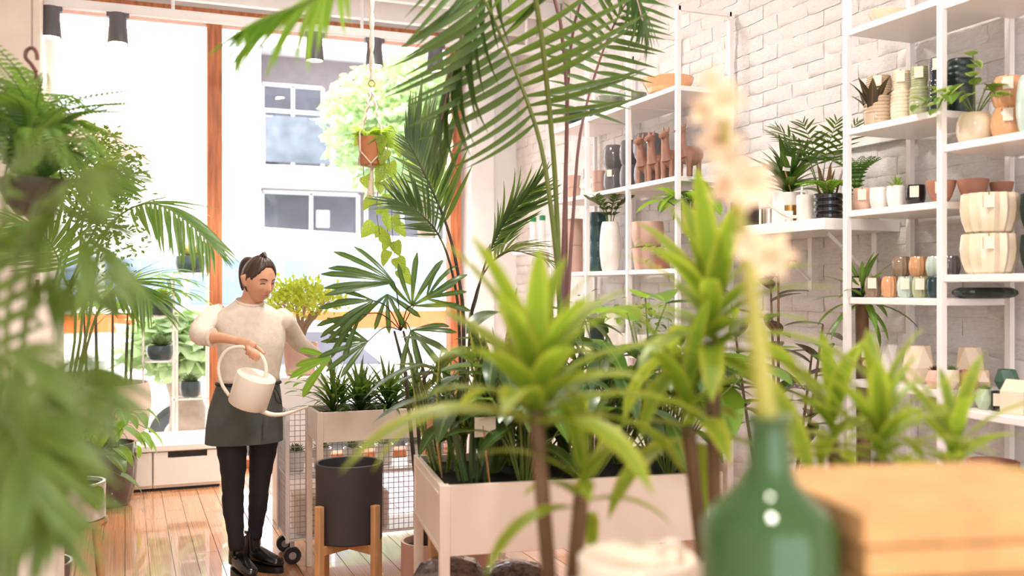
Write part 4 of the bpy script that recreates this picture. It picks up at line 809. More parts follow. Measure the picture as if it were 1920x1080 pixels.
# ---- sharp kentia behind the planter
base = W(866, 700, 4.6); o = thing('kentia_palm', 'crisp kentia palm with long split leaves beside the right window post', 'palm', (base.x, base.y, 0)); f = o.location
MB().lathe(prof('taper', 0.15, 0.3), 30).build('pot', C_blush, o); soil(o, 0.12, 0.27); b0 = W(866, 700, 4.6); b0.z = 0.27
def kf(pts, **k):
    d0 = [b0 - f] + [W(*q) - f for q in pts]; return frond(o, d0, **k)
kf([(870, 640, 4.6), (860, 520, 4.6), (838, 425, 4.55), (805, 345, 4.5), (778, 290, 4.5), (760, 258, 4.5)], n=24, Lm=0.40, wid=0.034, m=L_kentia, mr=S_dark, s0=0.52, up=-Fv * 0.9 + Zv * 0.2, ang=(0.85, 0.5), curl=0.2, droop=-0.1, r=0.011, lens=(0.4, 1.0), tip=0.8)
kf([(880, 640, 4.65), (893, 560, 4.65), (915, 480, 4.7), (950, 410, 4.75), (1000, 352, 4.8)], n=22, Lm=0.30, wid=0.026, m=L_kentia, mr=S_dark, s0=0.62, up=Rv * 0.8 - Fv * 0.5, ang=(0.5, 0.3), curl=0.3, droop=0.1, r=0.009)
kf([(862, 640, 4.55), (850, 520, 4.5), (822, 440, 4.45), (780, 395, 4.4), (742, 375, 4.4)], n=22, Lm=0.22, wid=0.018, m=L_kentia, mr=S_dark, s0=0.60, up=-Fv * 0.7 + Zv * 0.6, ang=(0.9, 0.4), curl=0.3, droop=0.05, r=0.009)
kf([(880, 640, 4.5), (890, 560, 4.45), (915, 500, 4.4), (960, 470, 4.35), (1030, 490, 4.3)], n=16, Lm=0.26, wid=0.022, m=L_kentia, mr=S_dark, s0=0.62, up=Zv, ang=(0.9, 0.4), curl=0.5, droop=0.1, r=0.008)
# ---- lady palm with dark fans behind the black pot
base = W(800, 700, 4.5); o = thing('lady_palm', 'dark lady palm with drooping fan leaves between woman and kentia', 'palm', (base.x, base.y, 0)); f = o.location
MB().lathe(prof('cyl', 0.12, 0.28), 28).build('pot', C_blush, o); soil(o, 0.1, 0.25)
for cx in (735, 752, 770): MB().tube([Vector((W(800 + (cx - 752) * 0.5, 700, 4.5).x, W(800 + (cx - 752) * 0.5, 700, 4.5).y, 0.25)) - f, W(cx + 25, 700, 4.5) - f, W(cx + 4, 620, 4.5) - f], [0.011, 0.009, 0.006], 6).build('cane', S_dark, o)
for hub, to, n, L, sp in (((739, 530, 4.35), (-0.9, 0.35), 6, 0.36, 1.1), ((701, 564, 4.3), (-1, -0.25), 6, 0.26, 1.2), ((773, 573, 4.4), (0.3, 1), 6, 0.28, 2.4), ((677, 590, 4.3), (-0.8, -0.6), 5, 0.26, 1.1), ((726, 552, 4.45), (0.1, -1), 5, 0.24, 1.8), ((800, 560, 4.5), (0.8, 0.6), 5, 0.28, 1.8), ((690, 640, 4.3), (-1, -0.1), 6, 0.28, 1.6), ((770, 620, 4.3), (0.6, -0.4), 6, 0.26, 2.2)):
    fan(o, W(752, 620, 4.5) - f, W(*hub) - f, Rv * to[0] + Zv * to[1] - Fv * 0.25, n, L * 0.92, 0.029, L_dark, S_dark, up=-Fv + Zv * 0.5, spread=sp, curl=0.4)
# ---- grassy plants in the narrow trough
g = 'grassy plants in the narrow trough'
for i, (x, lab) in enumerate(((0.99, 'dark grassy plant at the left end of the narrow trough'), (1.13, 'dark grassy plant second along the narrow trough'), (1.28, 'dark grassy plant in the middle of the narrow trough'), (1.43, 'dark grassy plant behind the black pot'), (1.6, 'dark grassy plant at the hidden end of the trough'))):
    o = thing('grassy_plant', lab, 'plant', (x, 4.92, BZ - 0.029), group=g); rosette(o, (0, 0, 0), 46, 0.33, 0.075, L_dark, 'lance', (0.55, 1.5), (0.4, 1.1), rise=0.06)
    rosette(o, (0.05, 0.03, 0.03), 24, 0.22, 0.09, L_mid, 'lance', (0.3, 1.4), (0.4, 1.2), rise=0.05)
    for j in range(8): leaf(o, 'lance', 0.22, 0.5, L_mid, Vector((rng.uniform(-.04, .04), rng.uniform(-.04, .04), 0.1)), dirv(rng.uniform(0, 6.3), rng.uniform(0, 0.9)), 0.16)
o = thing('broad_leaf_plant', 'plant with long bright green leaves reaching out beside the woman', 'plant', (0.98, 4.83, BZ - 0.029)); f = o.location
fan(o, (0.02, 0, 0), W(620, 671, 4.62) - f, -Rv - Zv * 0.3 - Fv * 0.1, 4, 0.24, 0.042, L_bright, S_green, up=-Fv * 0.8 + Zv * 0.5, spread=1.3, curl=0.2)
for i in range(10): leaf(o, 'ovate', 0.5, 0.6, L_bright, W(548 + 5 * i, 700 + (i * 17) % 50, 4.8) - f, dirv(math.pi + rng.uniform(-1, 1), rng.uniform(-0.3, 0.6)), 0.07)
# ---- plants in the raised planter
g = 'plants in the raised planter'
def snake(u, v, n, L, m, lab, w=0.085):
    o = thing('snake_plant', lab, 'plant', inpl(u, v), group=g)
    for i in range(n):
        a = i * 2.399; r = 0.012 + 0.05 * (i / n) ** 0.5; leaf(o, 'sword', w, 0.1 * rng.randint(-1, 2), m, Vector((math.cos(a) * r, math.sin(a) * r, 0)), dirv(a, 1.28 + 0.1 * rng.random()), L * rng.uniform(0.65, 1.05), up=Vector((math.cos(a * 1.7), math.sin(a * 1.7), 0)), fold=0.5)
snake(0.09, 0.42, 9, 0.5, L_snake, 'slim snake plant with yellow edges at the left end of the raised planter', 0.07); snake(0.16, 0.2, 12, 0.36, L_snakeg, 'short banded snake plant near the planter corner', 0.08); snake(0.40, 0.52, 9, 0.74, L_snake, 'tall snake plant with yellow edges behind the dracaena', 0.12); snake(0.55, 0.40, 7, 0.55, L_snakeg, 'banded snake plant beside the tall palm base', 0.1)
def bush(name, u, v, n, Ls, h, m, lab, shape='ovate', ratio=0.42, m2=None):
    o = thing(name, lab, 'plant', inpl(u, v), group=g)
    n = int(n * 1.7); Ls *= 1.2
    for i in range(n):
        a = i * 2.399; k = i / n; e = dirv(a, 0.45 + 0.95 * k) * rng.uniform(0.35, 1.0) * h * 1.2 + Zv * 0.1; MB().tube(spline([Vector((0.02 * math.cos(a), 0.02 * math.sin(a), 0)), e * 0.5 + Zv * 0.05, e], 5), 0.0035, 5).build('stem', S_green, o)
        leaf(o, shape, ratio, 0.5 + 0.2 * rng.random(), m2 if (m2 and i % 3 == 0) else m, e, dirv(a + rng.uniform(-0.5, 0.5), rng.uniform(-0.6, 0.5)), Ls * rng.uniform(0.75, 1.15))
bush('peace_lily', 0.27, 0.36, 22, 0.20, 0.38, L_dark, 'dark glossy peace lily near the left of the raised planter', 'lance', 0.36); bush('calathea', 0.33, 0.12, 16, 0.17, 0.26, L_dark, 'low dark calathea at the front edge of the planter', m2=L_mid)
bush('philodendron', 0.62, 0.2, 22, 0.20, 0.40, L_dark, 'dark philodendron in the middle of the raised planter', m2=L_mid); bush('peace_lily', 0.80, 0.42, 24, 0.22, 0.5, L_dark, 'tall dark peace lily at the back of the planter', 'lance', 0.36); bush('philodendron', 0.92, 0.18, 20, 0.18, 0.40, L_mid, 'mid green philodendron at the right end of the planter', m2=L_dark)
bush('calathea', 0.5, 0.56, 18, 0.2, 0.48, L_dark, 'dark calathea behind the tall palm base'); bush('fiddle_leaf', 0.99, 0.5, 14, 0.24, 0.5, L_bright, 'plant with broad bright leaves by the right corner of the planter', 'ovate', 0.6, L_mid)
for i, (u, v, lab) in enumerate(((0.06, 0.3, 'wooden name stake standing in the left of the planter'), (0.2, 0.1, 'second wooden name stake near the planter corner'))):
    o = thing('plant_label', lab, 'plant label', inpl(u, v, PZ - 0.05)); MB().bar((0, 0, 0), (-0.03, 0, 0.24), 0.014, 0.003).build('stake', M_oak, o); MB().box((-0.06, -0.003, 0.2), (0.02, 0.003, 0.27)).build('card', M_card if i else M_oak, o)
# ---- plants on and between the shelves
def potted(name, lab, cat, p, R, H, pm, style='cyl'):
    o = thing(name, lab, cat, p); pot_mb(style, R, H).build('pot', pm, o, ang=30); soil(o, R * 0.86, H * 0.9); return o
o = thing('zz_plant', 'glossy dark plant growing from the rounded white vase', 'plant', pz + Vector((0, 0, Hz * 0.6)))
for k in range(7):
    a = k * 0.9; P = spline([Vector((0, 0, 0)), dirv(a, 1.2) * 0.12 + Zv * Hz * 0.3, dirv(a, 0.9) * 0.24 + Zv * Hz * 0.3], 10); s_ = MB().tube(P, 0.003, 4).build('stem', S_green, o)
    for i in range(4, 11):
        for sg in (-1, 1): leaf(s_, 'ovate', 0.45, 0.3, L_dark, P[i], dirv(a + sg * 1.1, 0.5), 0.06)
p = shelf_pt(1296, 3.0, ZS); o = potted('leafy_plant', 'bright broad leaved plant on the left end of the wall shelf', 'potted plant', p, 0.09, 0.13, C_beige)
for i in range(20):
    a = i * 2.399; e = dirv(a, 0.4 + 0.04 * i) * rng.uniform(0.08, 0.17) + Zv * 0.13
    if p.x + e.x > 3.1: e.x = 0.08
    leaf(o, 'ovate', 0.42, 0.6, L_bright if i % 3 else L_mid, e, Vector((-abs(math.cos(a)) * 0.8, math.sin(a), rng.uniform(-0.4, 0.6))), rng.uniform(0.15, 0.2)); MB().tube([(0, 0, 0.11), e], 0.003, 4).build('stem', S_green, o)
p = shelf_pt(1478, 2.97, ZS); o = potted('strap_leaf_plant', 'upright strap leaved plant in a white pot on the wall shelf', 'potted plant', p, 0.078, 0.15, C_white)
rosette(o, (0, 0, 0.15), 40, 0.30, 0.17, L_dark, 'lance', (0.35, 1.45), (0.2, 0.9), rise=0.06); MB().bar((0, -0.03, 0.13), (-0.06, -0.05, 0.26), 0.005).build('stake', M_oak, o); MB().bar((-0.055, -0.055, 0.25), (-0.045, -0.055, 0.32), 0.035, 0.002, up=Fv).build('card', M_lacq, o)
p = shelf_pt(1553, 2.92, ZS); o = potted('ringed_pot_plant', 'reddish stemmed plant in a shiny black ringed pot', 'potted plant', p, 0.066, 0.115, C_black, 'tier')
for i in range(10): leaf(o, 'sword', 0.14, 0.1, leafmat('maroon spike', (104, 62, 54), trans=0.2), Vector((rng.uniform(-.03, .03), rng.uniform(-.03, .03), 0.11)), dirv(i * 2.4, 1.3), rng.uniform(0.09, 0.15))
for i in range(10): a = i * 2.4; fernfrond(o, [Vector((0, 0, 0.1)), dirv(a, 0.9) * 0.08 + Zv * 0.1, dirv(a, 0.2) * 0.15 + Zv * 0.13], 16, 0.03, L_bright)
p = shelf_pt(1540, 3.05, ZS); o = potted('parlour_palm', 'small feathery palm behind the black ringed pot', 'potted plant', p, 0.06, 0.12, C_beige)
for k in range(7):
    a = 1.2 + k * 0.62; frond(o, [Vector((0, 0, 0.1)), dirv(a, 1.2) * 0.2 + Zv * 0.12, dirv(a, 0.9) * 0.38 + Zv * 0.14 - Vector((max(0, math.cos(a) * 0.2), 0, 0))], 9, 0.12, 0.016, L_dark, S_green, s0=0.45, curl=0.3, r=0.003)
p = Vector((3.08, 3.46, ZS)); o = potted('shelf_fern', 'feathery fern at the right end of the wall shelf', 'potted plant', p, 0.05, 0.1, C_beige)
for i in range(16): a = i * 2.4; fernfrond(o, [Vector((0, 0, 0.09)), dirv(a, 1.3) * 0.13 + Zv * 0.1, dirv(a, 1.0) * 0.2 + Zv * 0.11], 16, 0.035, L_fern)
o = thing('shelf_succulent', 'pale rosette succulent in the white small pot', 'succulent', ps1 + Vector((0, 0, Hs1 * 0.85))); rosette(o, (0, 0, 0), 18, 0.07, 0.3, L_var, 'lance', (0.1, 1.3), (0, 0.3), rise=0.01)
for q_, R_, H_, m, lab in ((pg2, Rg2, Hg2, L_succd, 'dark red succulent in the small pink faceted planter'), (pg3, Rg3, Hg3, L_succ, 'upright grey green succulent beside the shelf post'), (pm1, Rm1, Hm1, L_succ, 'spiky succulent in the pale mint planter'), (pm2, Rm2, Hm2, L_succ, 'spiky succulent in the soft green planter')):
    succulent(q_ + Vector((0, 0, H_ * 0.9)), R_ * 0.8, m, lab, n=26)
o = thing('ivy', 'trailing variegated ivy spilling over the shelf post', 'plant', piv + Vector((0, 0, Hiv * 0.85)))
for k in range(7):
    a = 2.2 + k * 0.55; P = spline([Vector((0, 0, 0)), dirv(a, 0.9) * 0.14, dirv(a, 0.2) * rng.uniform(0.14, 0.2) + Zv * rng.uniform(0.0, 0.16)], 8); s_ = MB().tube(P, 0.003, 4).build('stem', S_green, o)
    for i in range(3, 9): leaf(s_, 'heart', 0.9, 0.5, L_var if i % 2 else L_mid, P[i], dirv(a + rng.uniform(-1.2, 1.2), rng.uniform(-0.7, 0.6)), rng.uniform(0.05, 0.075))
p = shelf_pt(1604, 2.95, 2.14 + E); p.y = 3.22; o = thing('cordyline', 'dark burgundy cordyline leaves beside the beige ribbed pots', 'potted plant', p); MB().lathe(prof('taper', 0.035, 0.06), 18).build('pot', C_beige, o)
for i in range(7): leaf(o, 'lance', 0.24, 0.5, L_burg, Vector((0, 0, 0.05)), dirv(1.2 + i * 0.7, rng.uniform(0.9, 1.35)), rng.uniform(0.15, 0.2))
# rubber plant and yucca on the floor by the brick wall
p = WX(1500, 620, 2.86); o = thing('rubber_plant', 'dark burgundy rubber plant against the brick wall', 'potted plant', (p.x - 0.12, p.y, 0)); MB().lathe(prof('taper', 0.16, 0.3), 28).build('pot', C_terra, o); soil(o, 0.13, 0.27)
for k, (dx, dy, h) in enumerate(((0, 0, 1.62), (-0.08, 0.12, 1.4), (0.06, -0.12, 1.3), (0.1, 0.16, 1.5), (-0.05, -0.2, 1.18))):
    P = spline([Vector((dx * 0.3, dy * 0.3, 0.26)), Vector((dx, dy, h * 0.6)), Vector((dx * 1.5, dy * 1.6, h))], 16); s_ = MB().tube(P, [0.011 - 0.0004 * i for i in range(17)], 6).build('stem', S_brown, o)
    for i in range(8, 17): a = i * 2.399 + k; leaf(s_, 'ovate', 0.45, 0.4, L_burg if (i + k) % 4 else L_dark, P[i], dirv(a, rng.uniform(-0.2, 0.7)), rng.uniform(0.15, 0.21))
p = WX(1622, 620, 2.98); o = thing('yucca', 'yucca with a bare cane and sword leaves behind the right shelving', 'potted plant', (p.x, p.y + 0.02, 0)); MB().lathe(prof('cyl', 0.13, 0.28), 28).build('pot', C_grey, o); soil(o, 0.11, 0.25)
MB().tube([(0, 0, 0.25), (0.01, 0, 0.8), (0, 0, 1.42)], [0.032, 0.03, 0.027], 10).build('cane', S_brown, o); rosette(o, (0, 0, 1.38), 24, 0.28, 0.13, L_mid, 'strap', (-0.5, 1.35), (0.3, 1.0), rise=0.08)
# leafy plants on the low middle shelves
for px, z, lab in ((1175, 1.06, 'small leaved bushy plant on the low middle shelf'), (1215, 1.06, 'trailing leafy plant at the near end of the low middle shelf'), (1090, 1.06, 'grey green plant at the far end of the low middle shelf')):
    p = shelf_pt(px, 3.02, z + E); o = potted('leafy_plant', lab, 'potted plant', p, 0.07, 0.11, C_dgreen if px == 1090 else C_white)
    for i in range(46): a = i * 2.4; e = dirv(a, rng.uniform(0.2, 1.3)) * rng.uniform(0.08, 0.28) + Zv * 0.11; e.x = min(e.x, 0.12); leaf(o, 'ovate', 0.5, 0.4, L_bright if i % 3 else L_mid, e, dirv(a, rng.uniform(-0.5, 0.6)), 0.065)
p = shelf_pt(1240, 2.98, 1.57 + E); o = potted('leafy_plant', 'light leaved plant under the front shelf post', 'potted plant', p, 0.05, 0.08, C_terra)
for i in range(34): a = i * 2.4; e = dirv(a, rng.uniform(-0.4, 1.0)) * rng.uniform(0.05, 0.16) + Zv * 0.09; leaf(o, 'ovate', 0.5, 0.4, L_bright if i % 2 else L_var, e, dirv(a, rng.uniform(-0.6, 0.5)), 0.055)
# ================================================================== LEFT GREENERY
# hanging fern
p = W(62, 405, 2.9); o = thing('hanging_fern', 'fern in a hanging basket with a curved brown hook at upper left', 'hanging plant', p); M_hook = mat('brown plastic hook', (104, 56, 50), 0.35)
MB().lathe(prof('bowl', 0.1, 0.11), 26).build('basket', S_dark, o)
hk = [W(*q) - p for q in ((68, 135, 2.9), (58, 120, 2.9), (48, 108, 2.9), (50, 95, 2.9), (60, 90, 2.9), (68, 98, 2.9), (70, 112, 2.9))]
MB().tube(spline(hk, 18), 0.006, 8).build('hook', M_hook, o)
for a in (0.6, 2.7, 4.8): MB().tube([hk[0], (0.095 * math.cos(a), 0.095 * math.sin(a), 0.105)], 0.002, 4).build('wire', M_hook, o)
MB().tube([W(60, 92, 2.9) - p, (W(60, 90, 2.9) - p) * 1.0 + Zv * 0.08, Vector(((W(60, 90, 2.9) - p).x, (W(60, 90, 2.9) - p).y, ZC - p.z))], 0.0015, 4).build('ceiling_line', M_hook, o)
for i in range(56):
    a = i * 2.399; l = rng.uniform(0.3, 0.5) * (1.0 if math.cos(a + YAW) < 0.3 else 0.75); up_ = rng.uniform(0.5, 1.5); fernfrond(o, [Vector((0.03 * math.cos(a), 0.03 * math.sin(a), 0.11)), dirv(a, up_) * l * 0.6 + Zv * 0.12, dirv(a, up_ - 0.7) * l + Zv * (0.13 if up_ < 0.9 else 0.2)], 34, 0.045, L_fern)
# small leaved shrub behind it
p = W(70, 560, 4.6); o = thing('small_leaf_tree', 'dense small leaved ficus standing at the left before the window', 'potted plant', (p.x, p.y, 0)); MB().lathe(prof('taper', 0.17, 0.32), 28).build('pot', C_terra, o); soil(o, 0.14, 0.29); f = o.location
b = MB(); MB().tube(spline([(0, 0, 0.29), (0.02, 0, 0.9), (0, 0, 1.5)], 8), [0.022] * 5 + [0.018, 0.014, 0.01, 0.008], 8).build('trunk', S_brown, o)
for (px, py, rx, n) in ((190, 290, 42, 420), (225, 350, 40, 420), (150, 360, 60, 500), (200, 430, 60, 500), (110, 330, 50, 400), (240, 300, 20, 80)):
    c0 = W(px, py, 4.6) - f; R = m_px(rx, 4.6)
    for j in range(n):
        v = Vector((rng.gauss(0, 0.55), rng.gauss(0, 0.55), rng.gauss(0, 0.6))) * R; c = c0 + v; d = dirv(rng.uniform(0, 6.3), rng.uniform(-0.9, 0.7)) * rng.uniform(0.025, 0.045); s_ = d.cross(Vector((rng.uniform(-1, 1), rng.uniform(-1, 1), 1))).normalized() * 0.009
        b.add([c, c + d * 0.5 + s_, c + d, c + d * 0.5 - s_], [(0, 1, 2, 3)])
tag(b.build('foliage', L_mid, o, smooth=False), kind='stuff')
for e in ((190, 290), (225, 350), (150, 360), (200, 430)): MB().tube(spline([(0, 0, 1.1), (W(e[0], e[1], 4.6) - f) * 0.6 + Vector((0, 0, 0.5)), W(e[0], e[1], 4.6) - f], 6), 0.006, 5).build('branch', S_brown, o)
# areca whose frond arches right in front of the window post
p = W(64, 800, 4.05); o = thing('areca_palm', 'areca palm with a long frond arching towards the wooden window post', 'palm', (p.x, p.y, 0)); f = o.location; MB().lathe(prof('taper', 0.15, 0.3), 28).build('pot', C_grey, o); soil(o, 0.12, 0.27)
for pts in ([(160, 640, 4.0), (185, 470, 4.0), (230, 400, 3.95), (290, 382, 3.9), (350, 415, 3.85), (398, 462, 3.8)], [(150, 640, 4.0), (150, 470, 4.0), (160, 400, 4.0), (190, 350, 4.0), (230, 330, 4.0)], [(140, 640, 4.0), (120, 520, 3.95), (90, 450, 3.9), (40, 420, 3.85)], [(160, 660, 4.0), (200, 560, 3.9), (240, 530, 3.85), (280, 560, 3.8)]):
    d0 = [Vector((0, 0, 0.27))] + [W(*q) - f for q in pts]; frond(o, d0, 20, 0.26, 0.022, L_mid, S_green, s0=0.55, up=Zv * 0.8 - Fv * 0.5, ang=(0.9, 0.4), curl=0.5, droop=0.5, r=0.007)
# near bamboo palm, soft and large at the left edge
p = W(-20, 1000, 1.35); o = thing('bamboo_palm', 'large bamboo palm filling the left edge close to the viewer', 'palm', (p.x, p.y, 0)); f = o.location; MB().lathe(prof('taper', 0.17, 0.3), 30).build('pot', C_black, o); soil(o, 0.14, 0.27)
LF = [((60, 900), (70, 620, 1.7), (110, 420, 1.6), (170, 330, 1.5), (240, 330, 1.45)), ((40, 900), (35, 650, 1.7), (60, 480, 1.65), (120, 400, 1.6), (190, 430, 1.5), (230, 520, 1.45)), ((20, 900), (10, 650, 1.7), (-10, 480, 1.7), (-30, 380, 1.65)), ((50, 950), (70, 780, 1.7), (110, 700, 1.6), (170, 690, 1.5), (235, 760, 1.45)),
      ((30, 950), (50, 800, 1.6), (70, 730, 1.5), (110, 760, 1.4), (130, 860, 1.35)), ((20, 950), (20, 800, 1.6), (10, 700, 1.45), (30, 660, 1.3), (100, 720, 1.2)), ((40, 980), (50, 860, 1.6), (70, 820, 1.5), (100, 860, 1.45), (110, 960, 1.4)), ((10, 960), (0, 840, 1.6), (20, 780, 1.4), (60, 820, 1.25), (90, 920, 1.2)),
      ((50, 930), (60, 700, 1.75), (90, 560, 1.7), (130, 520, 1.65), (190, 560, 1.6)), ((20, 930), (15, 600, 1.75), (30, 400, 1.7), (60, 300, 1.65), (120, 270, 1.6)), ((10, 990), (10, 900, 1.6), (40, 850, 1.4), (100, 900, 1.3), (130, 1000, 1.25))]
for pts in LF:
    d0 = [Vector((rng.uniform(-.05, .05), rng.uniform(-.05, .05), 0.27)), W(pts[0][0] - 20, pts[0][1], 1.35) - f] + [W(q[0] - 25, q[1], q[2] * 0.78) - f for q in pts[1:]]; frond(o, d0, 13, 0.125, 0.017, L_left, S_green, s0=0.5, up=Zv * 0.7 - Fv * 0.5, ang=(0.95, 0.4), curl=0.5, droop=0.35, r=0.006)
# ================================================================== THE WOMAN
WT = 4.9; wb = W(465, 1075, 4.92); o = thing('person', 'woman in a cream top, dark apron and black trousers watering plants', 'person', (wb.x, wb.y, 0)); WO = o.location.copy(); woman = o
def w(px, py, t=WT): return W(px, py, t) - WO
SK = mat('skin', (214, 158, 124), 0.5, var=0.04); SWEAT = mat('cream ribbed knit', (232, 216, 200), 0.9, var=0.05, scale=30, bump=0.25, bscale=120); APR = mat('dark apron cloth', (82, 86, 82), 0.85, var=0.08, scale=14, bump=0.2, bscale=160)
JEAN = mat('black denim', (30, 29, 33), 0.8, var=0.1, scale=20); BOOT = mat('black leather', (24, 23, 25), 0.25, var=0.05, coat=0.3); HAIR = mat('dark brown hair', (66, 46, 38), 0.45, var=0.25, scale=18, stretch=(8, 8, 1.5))
ps = math.radians(28); LX = (Rv * math.cos(ps) + Fv * math.sin(ps)); FY = (-Fv * math.cos(ps) + Rv * math.sin(ps))
def ering(c, a, b, n=24, lx=None, fy=None, ph=0.0, p=2.3):
    lx = lx or LX; fy = fy or FY; out = []
    for k in range(n):
        th = 2 * math.pi * k / n; ct, st = math.cos(th), math.sin(th); r = (abs(ct) ** p + abs(st) ** p) ** (-1 / p); out.append(c + lx * (a * r * ct) + fy * (b * r * st))
    return out
def torso(rows, g=0.0):
    out = []
    for (cx, cy, t, a, b) in rows:
        c_ = w(cx, cy, t); r_ = ering(c_, a + g, b + g); dip = max(0.0, (585 - cy) / 20.0) * 0.32; out.append([q_ - Zv * (dip * (q_ - c_).dot(FY)) for q_ in r_])
    return out
TOP = [(469, 565, 4.875, 0.062, 0.064), (468, 571, 4.88, 0.084, 0.07), (467, 578, 4.885, 0.122, 0.08), (467, 588, 4.89, 0.16, 0.09), (468, 602, 4.9, 0.176, 0.104), (470, 630, 4.9, 0.172, 0.118), (471, 650, 4.9, 0.165, 0.12), (469, 680, 4.9, 0.152, 0.108), (467, 705, 4.9, 0.148, 0.104), (466, 722, 4.9, 0.152, 0.106)]
HIP = [(466, 712, 4.9, 0.146, 0.1), (464, 735, 4.9, 0.158, 0.108), (461, 765, 4.9, 0.172, 0.118), (460, 800, 4.9, 0.176, 0.122), (460, 826, 4.9, 0.17, 0.118)]
# head in its own axes: x to her left, y out of the face, z up
yh = math.radians(50); hor = -Fv * math.cos(yh) + Rv * math.sin(yh); ph_ = math.radians(20); hf = hor * math.cos(ph_) - Zv * math.sin(ph_); hu = Zv * math.cos(ph_) + hor * math.sin(ph_); hx = hu.cross(hf) * -1
hc = w(485, 524, 4.84)
def H(x, y, z): return hc + hx * x + hf * y + hu * z
def gs(d, s): return math.exp(-(d / s) ** 2)
def headpt(u, v, k=1.0, face=True):
    """skull, jaw, brow, nose and lips as one surface"""
    sx, sy, sz = math.cos(u) * math.cos(v), math.sin(u) * math.cos(v), math.sin(v)
    x, y, z = 0.073 * sx, 0.092 * sy, 0.112 * sz
    if z < 0:
        q = min(1, -z / 0.112); x *= 1 - 0.42 * q ** 1.6; y = y * (1 - 0.15 * q) + (0.012 * q if sy > 0 else 0.03 * q)
        if sy > 0: y += 0.010 * gs(x, 0.025) * gs(z + 0.098, 0.022)
    if face and sy > 0:
        y += 0.024 * gs(x, 0.011) * gs(z + 0.022, 0.014) + 0.014 * gs(x, 0.009) * gs(z + 0.002, 0.02) - 0.009 * (gs(x - 0.031, 0.016) + gs(x + 0.031, 0.016)) * gs(z - 0.008, 0.013) + 0.004 * gs(abs(x) - 0.03, 0.02) * gs(z - 0.03, 0.01)
        y += 0.007 * gs(x, 0.02) * gs(z + 0.056, 0.011) - 0.004 * gs(x, 0.02) * gs(z + 0.074, 0.008) + 0.005 * gs(abs(x) - 0.042, 0.018) * gs(z + 0.028, 0.02)
    return H(x * k, y * k, z * k)
body = MB(); nu, nv = 56, 40
body.loft([[headpt(2 * math.pi * i / nu, -math.pi / 2 + math.pi * (j + 0.5) / nv) for i in range(nu)] for j in range(nv)])
for s in (-1, 1): body.tube([H(0.066 * s, -0.002, -0.036), H(0.08 * s, -0.008, -0.018), H(0.087 * s, -0.014, 0.006), H(0.076 * s, -0.004, 0.022)], [0.008, 0.013, 0.016, 0.009], 10, flat=0.6, flatdir=hx)
body.tube([H(0, -0.02, -0.05), w(473, 556, 4.88), w(469, 575, 4.89)], [0.05, 0.05, 0.062], 18)
body.loft(torso(TOP[1:], -0.012)); body.loft(torso(HIP, -0.012))
LEGL = [(436, 790, 4.87, .084), (434, 830, 4.86, .078), (437, 870, 4.85, .066), (437, 915, 4.84, .054), (437, 950, 4.85, .053), (441, 990, 4.86, .043), (444, 1030, 4.87, .037)]
LEGR = [(494, 790, 4.95, .082), (494, 830, 4.96, .075), (490, 870, 4.97, .062), (486, 912, 4.97, .051), (484, 945, 4.98, .049), (480, 980, 5.0, .040), (477, 1010, 5.0, .035)]
for L_ in (LEGL, LEGR):
    P = spline([w(a, b, t) for a, b, t, r in L_], 18); R_ = [L_[min(int(i / 18 * 6), 5)][3] * (1 - (i / 18 * 6) % 1) + L_[min(int(i / 18 * 6) + 1, 6)][3] * ((i / 18 * 6) % 1) - 0.008 for i in range(19)]; body.tube(P, R_, 14)
ARML = [(404, 592, 4.86, .052), (384, 608, 4.77, .048), (374, 627, 4.68, .043), (396, 632, 4.65, .039), (420, 634, 4.63, .032), (446, 640, 4.61, .025)]
ARMR = [(532, 600, 4.97, .05), (546, 622, 5.06, .045), (560, 642, 5.13, .041), (574, 652, 5.18, .034), (588, 662, 5.23, .027), (594, 668, 5.25, .023)]
def armtube(mb, A, g, i0, i1, seg=16):
    P = spline([w(a, b, t) for a, b, t, r in A], 20); n = len(A) - 1; R_ = []
    for i in range(21):
        x_ = i / 20 * n; k = min(int(x_), n - 1); R_.append(A[k][3] * (1 - (x_ - k)) + A[k + 1][3] * (x_ - k) + g)
    mb.tube(([P[0] + (P[0] - P[1]).normalized() * 0.045] if g > 0 else []) + P[i0:i1], ([R_[0] * 0.8] if g > 0 else []) + R_[i0:i1], seg); return P, R_
armtube(body, ARML, -0.008, 0, 21); armtube(body, ARMR, -0.008, 0, 21)
# gripping hand: palm over the handle, four fingers closing under it, thumb along it
body.tube([w(444, 639, 4.612), w(456, 643, 4.60), w(468, 648, 4.59), w(477, 653, 4.59)], [0.021, 0.026, 0.031, 0.026], 14, flat=0.62, flatdir=Fv.copy())
for i in range(4):
    bx, by = 463 + 6.2 * i, 649 + 3.4 * i; l = (0.92, 1.0, 0.96, 0.82)[3 - i]
    body.tube(spline([w(bx, by, 4.585), w(bx + 2.5, by + 7 * l, 4.566), w(bx + 2, by + 14 * l, 4.572), w(bx - 1, by + 18 * l, 4.592)], 8), [0.0105, 0.0105, 0.0098, 0.0095, 0.009, 0.009, 0.0085, 0.008, 0.007], 8)
body.tube(spline([w(468, 645, 4.602), w(480, 650, 4.615), w(490, 658, 4.61), w(496, 664, 4.60)], 6), [0.012, 0.012, 0.011, 0.010, 0.0095, 0.009, 0.007], 8)
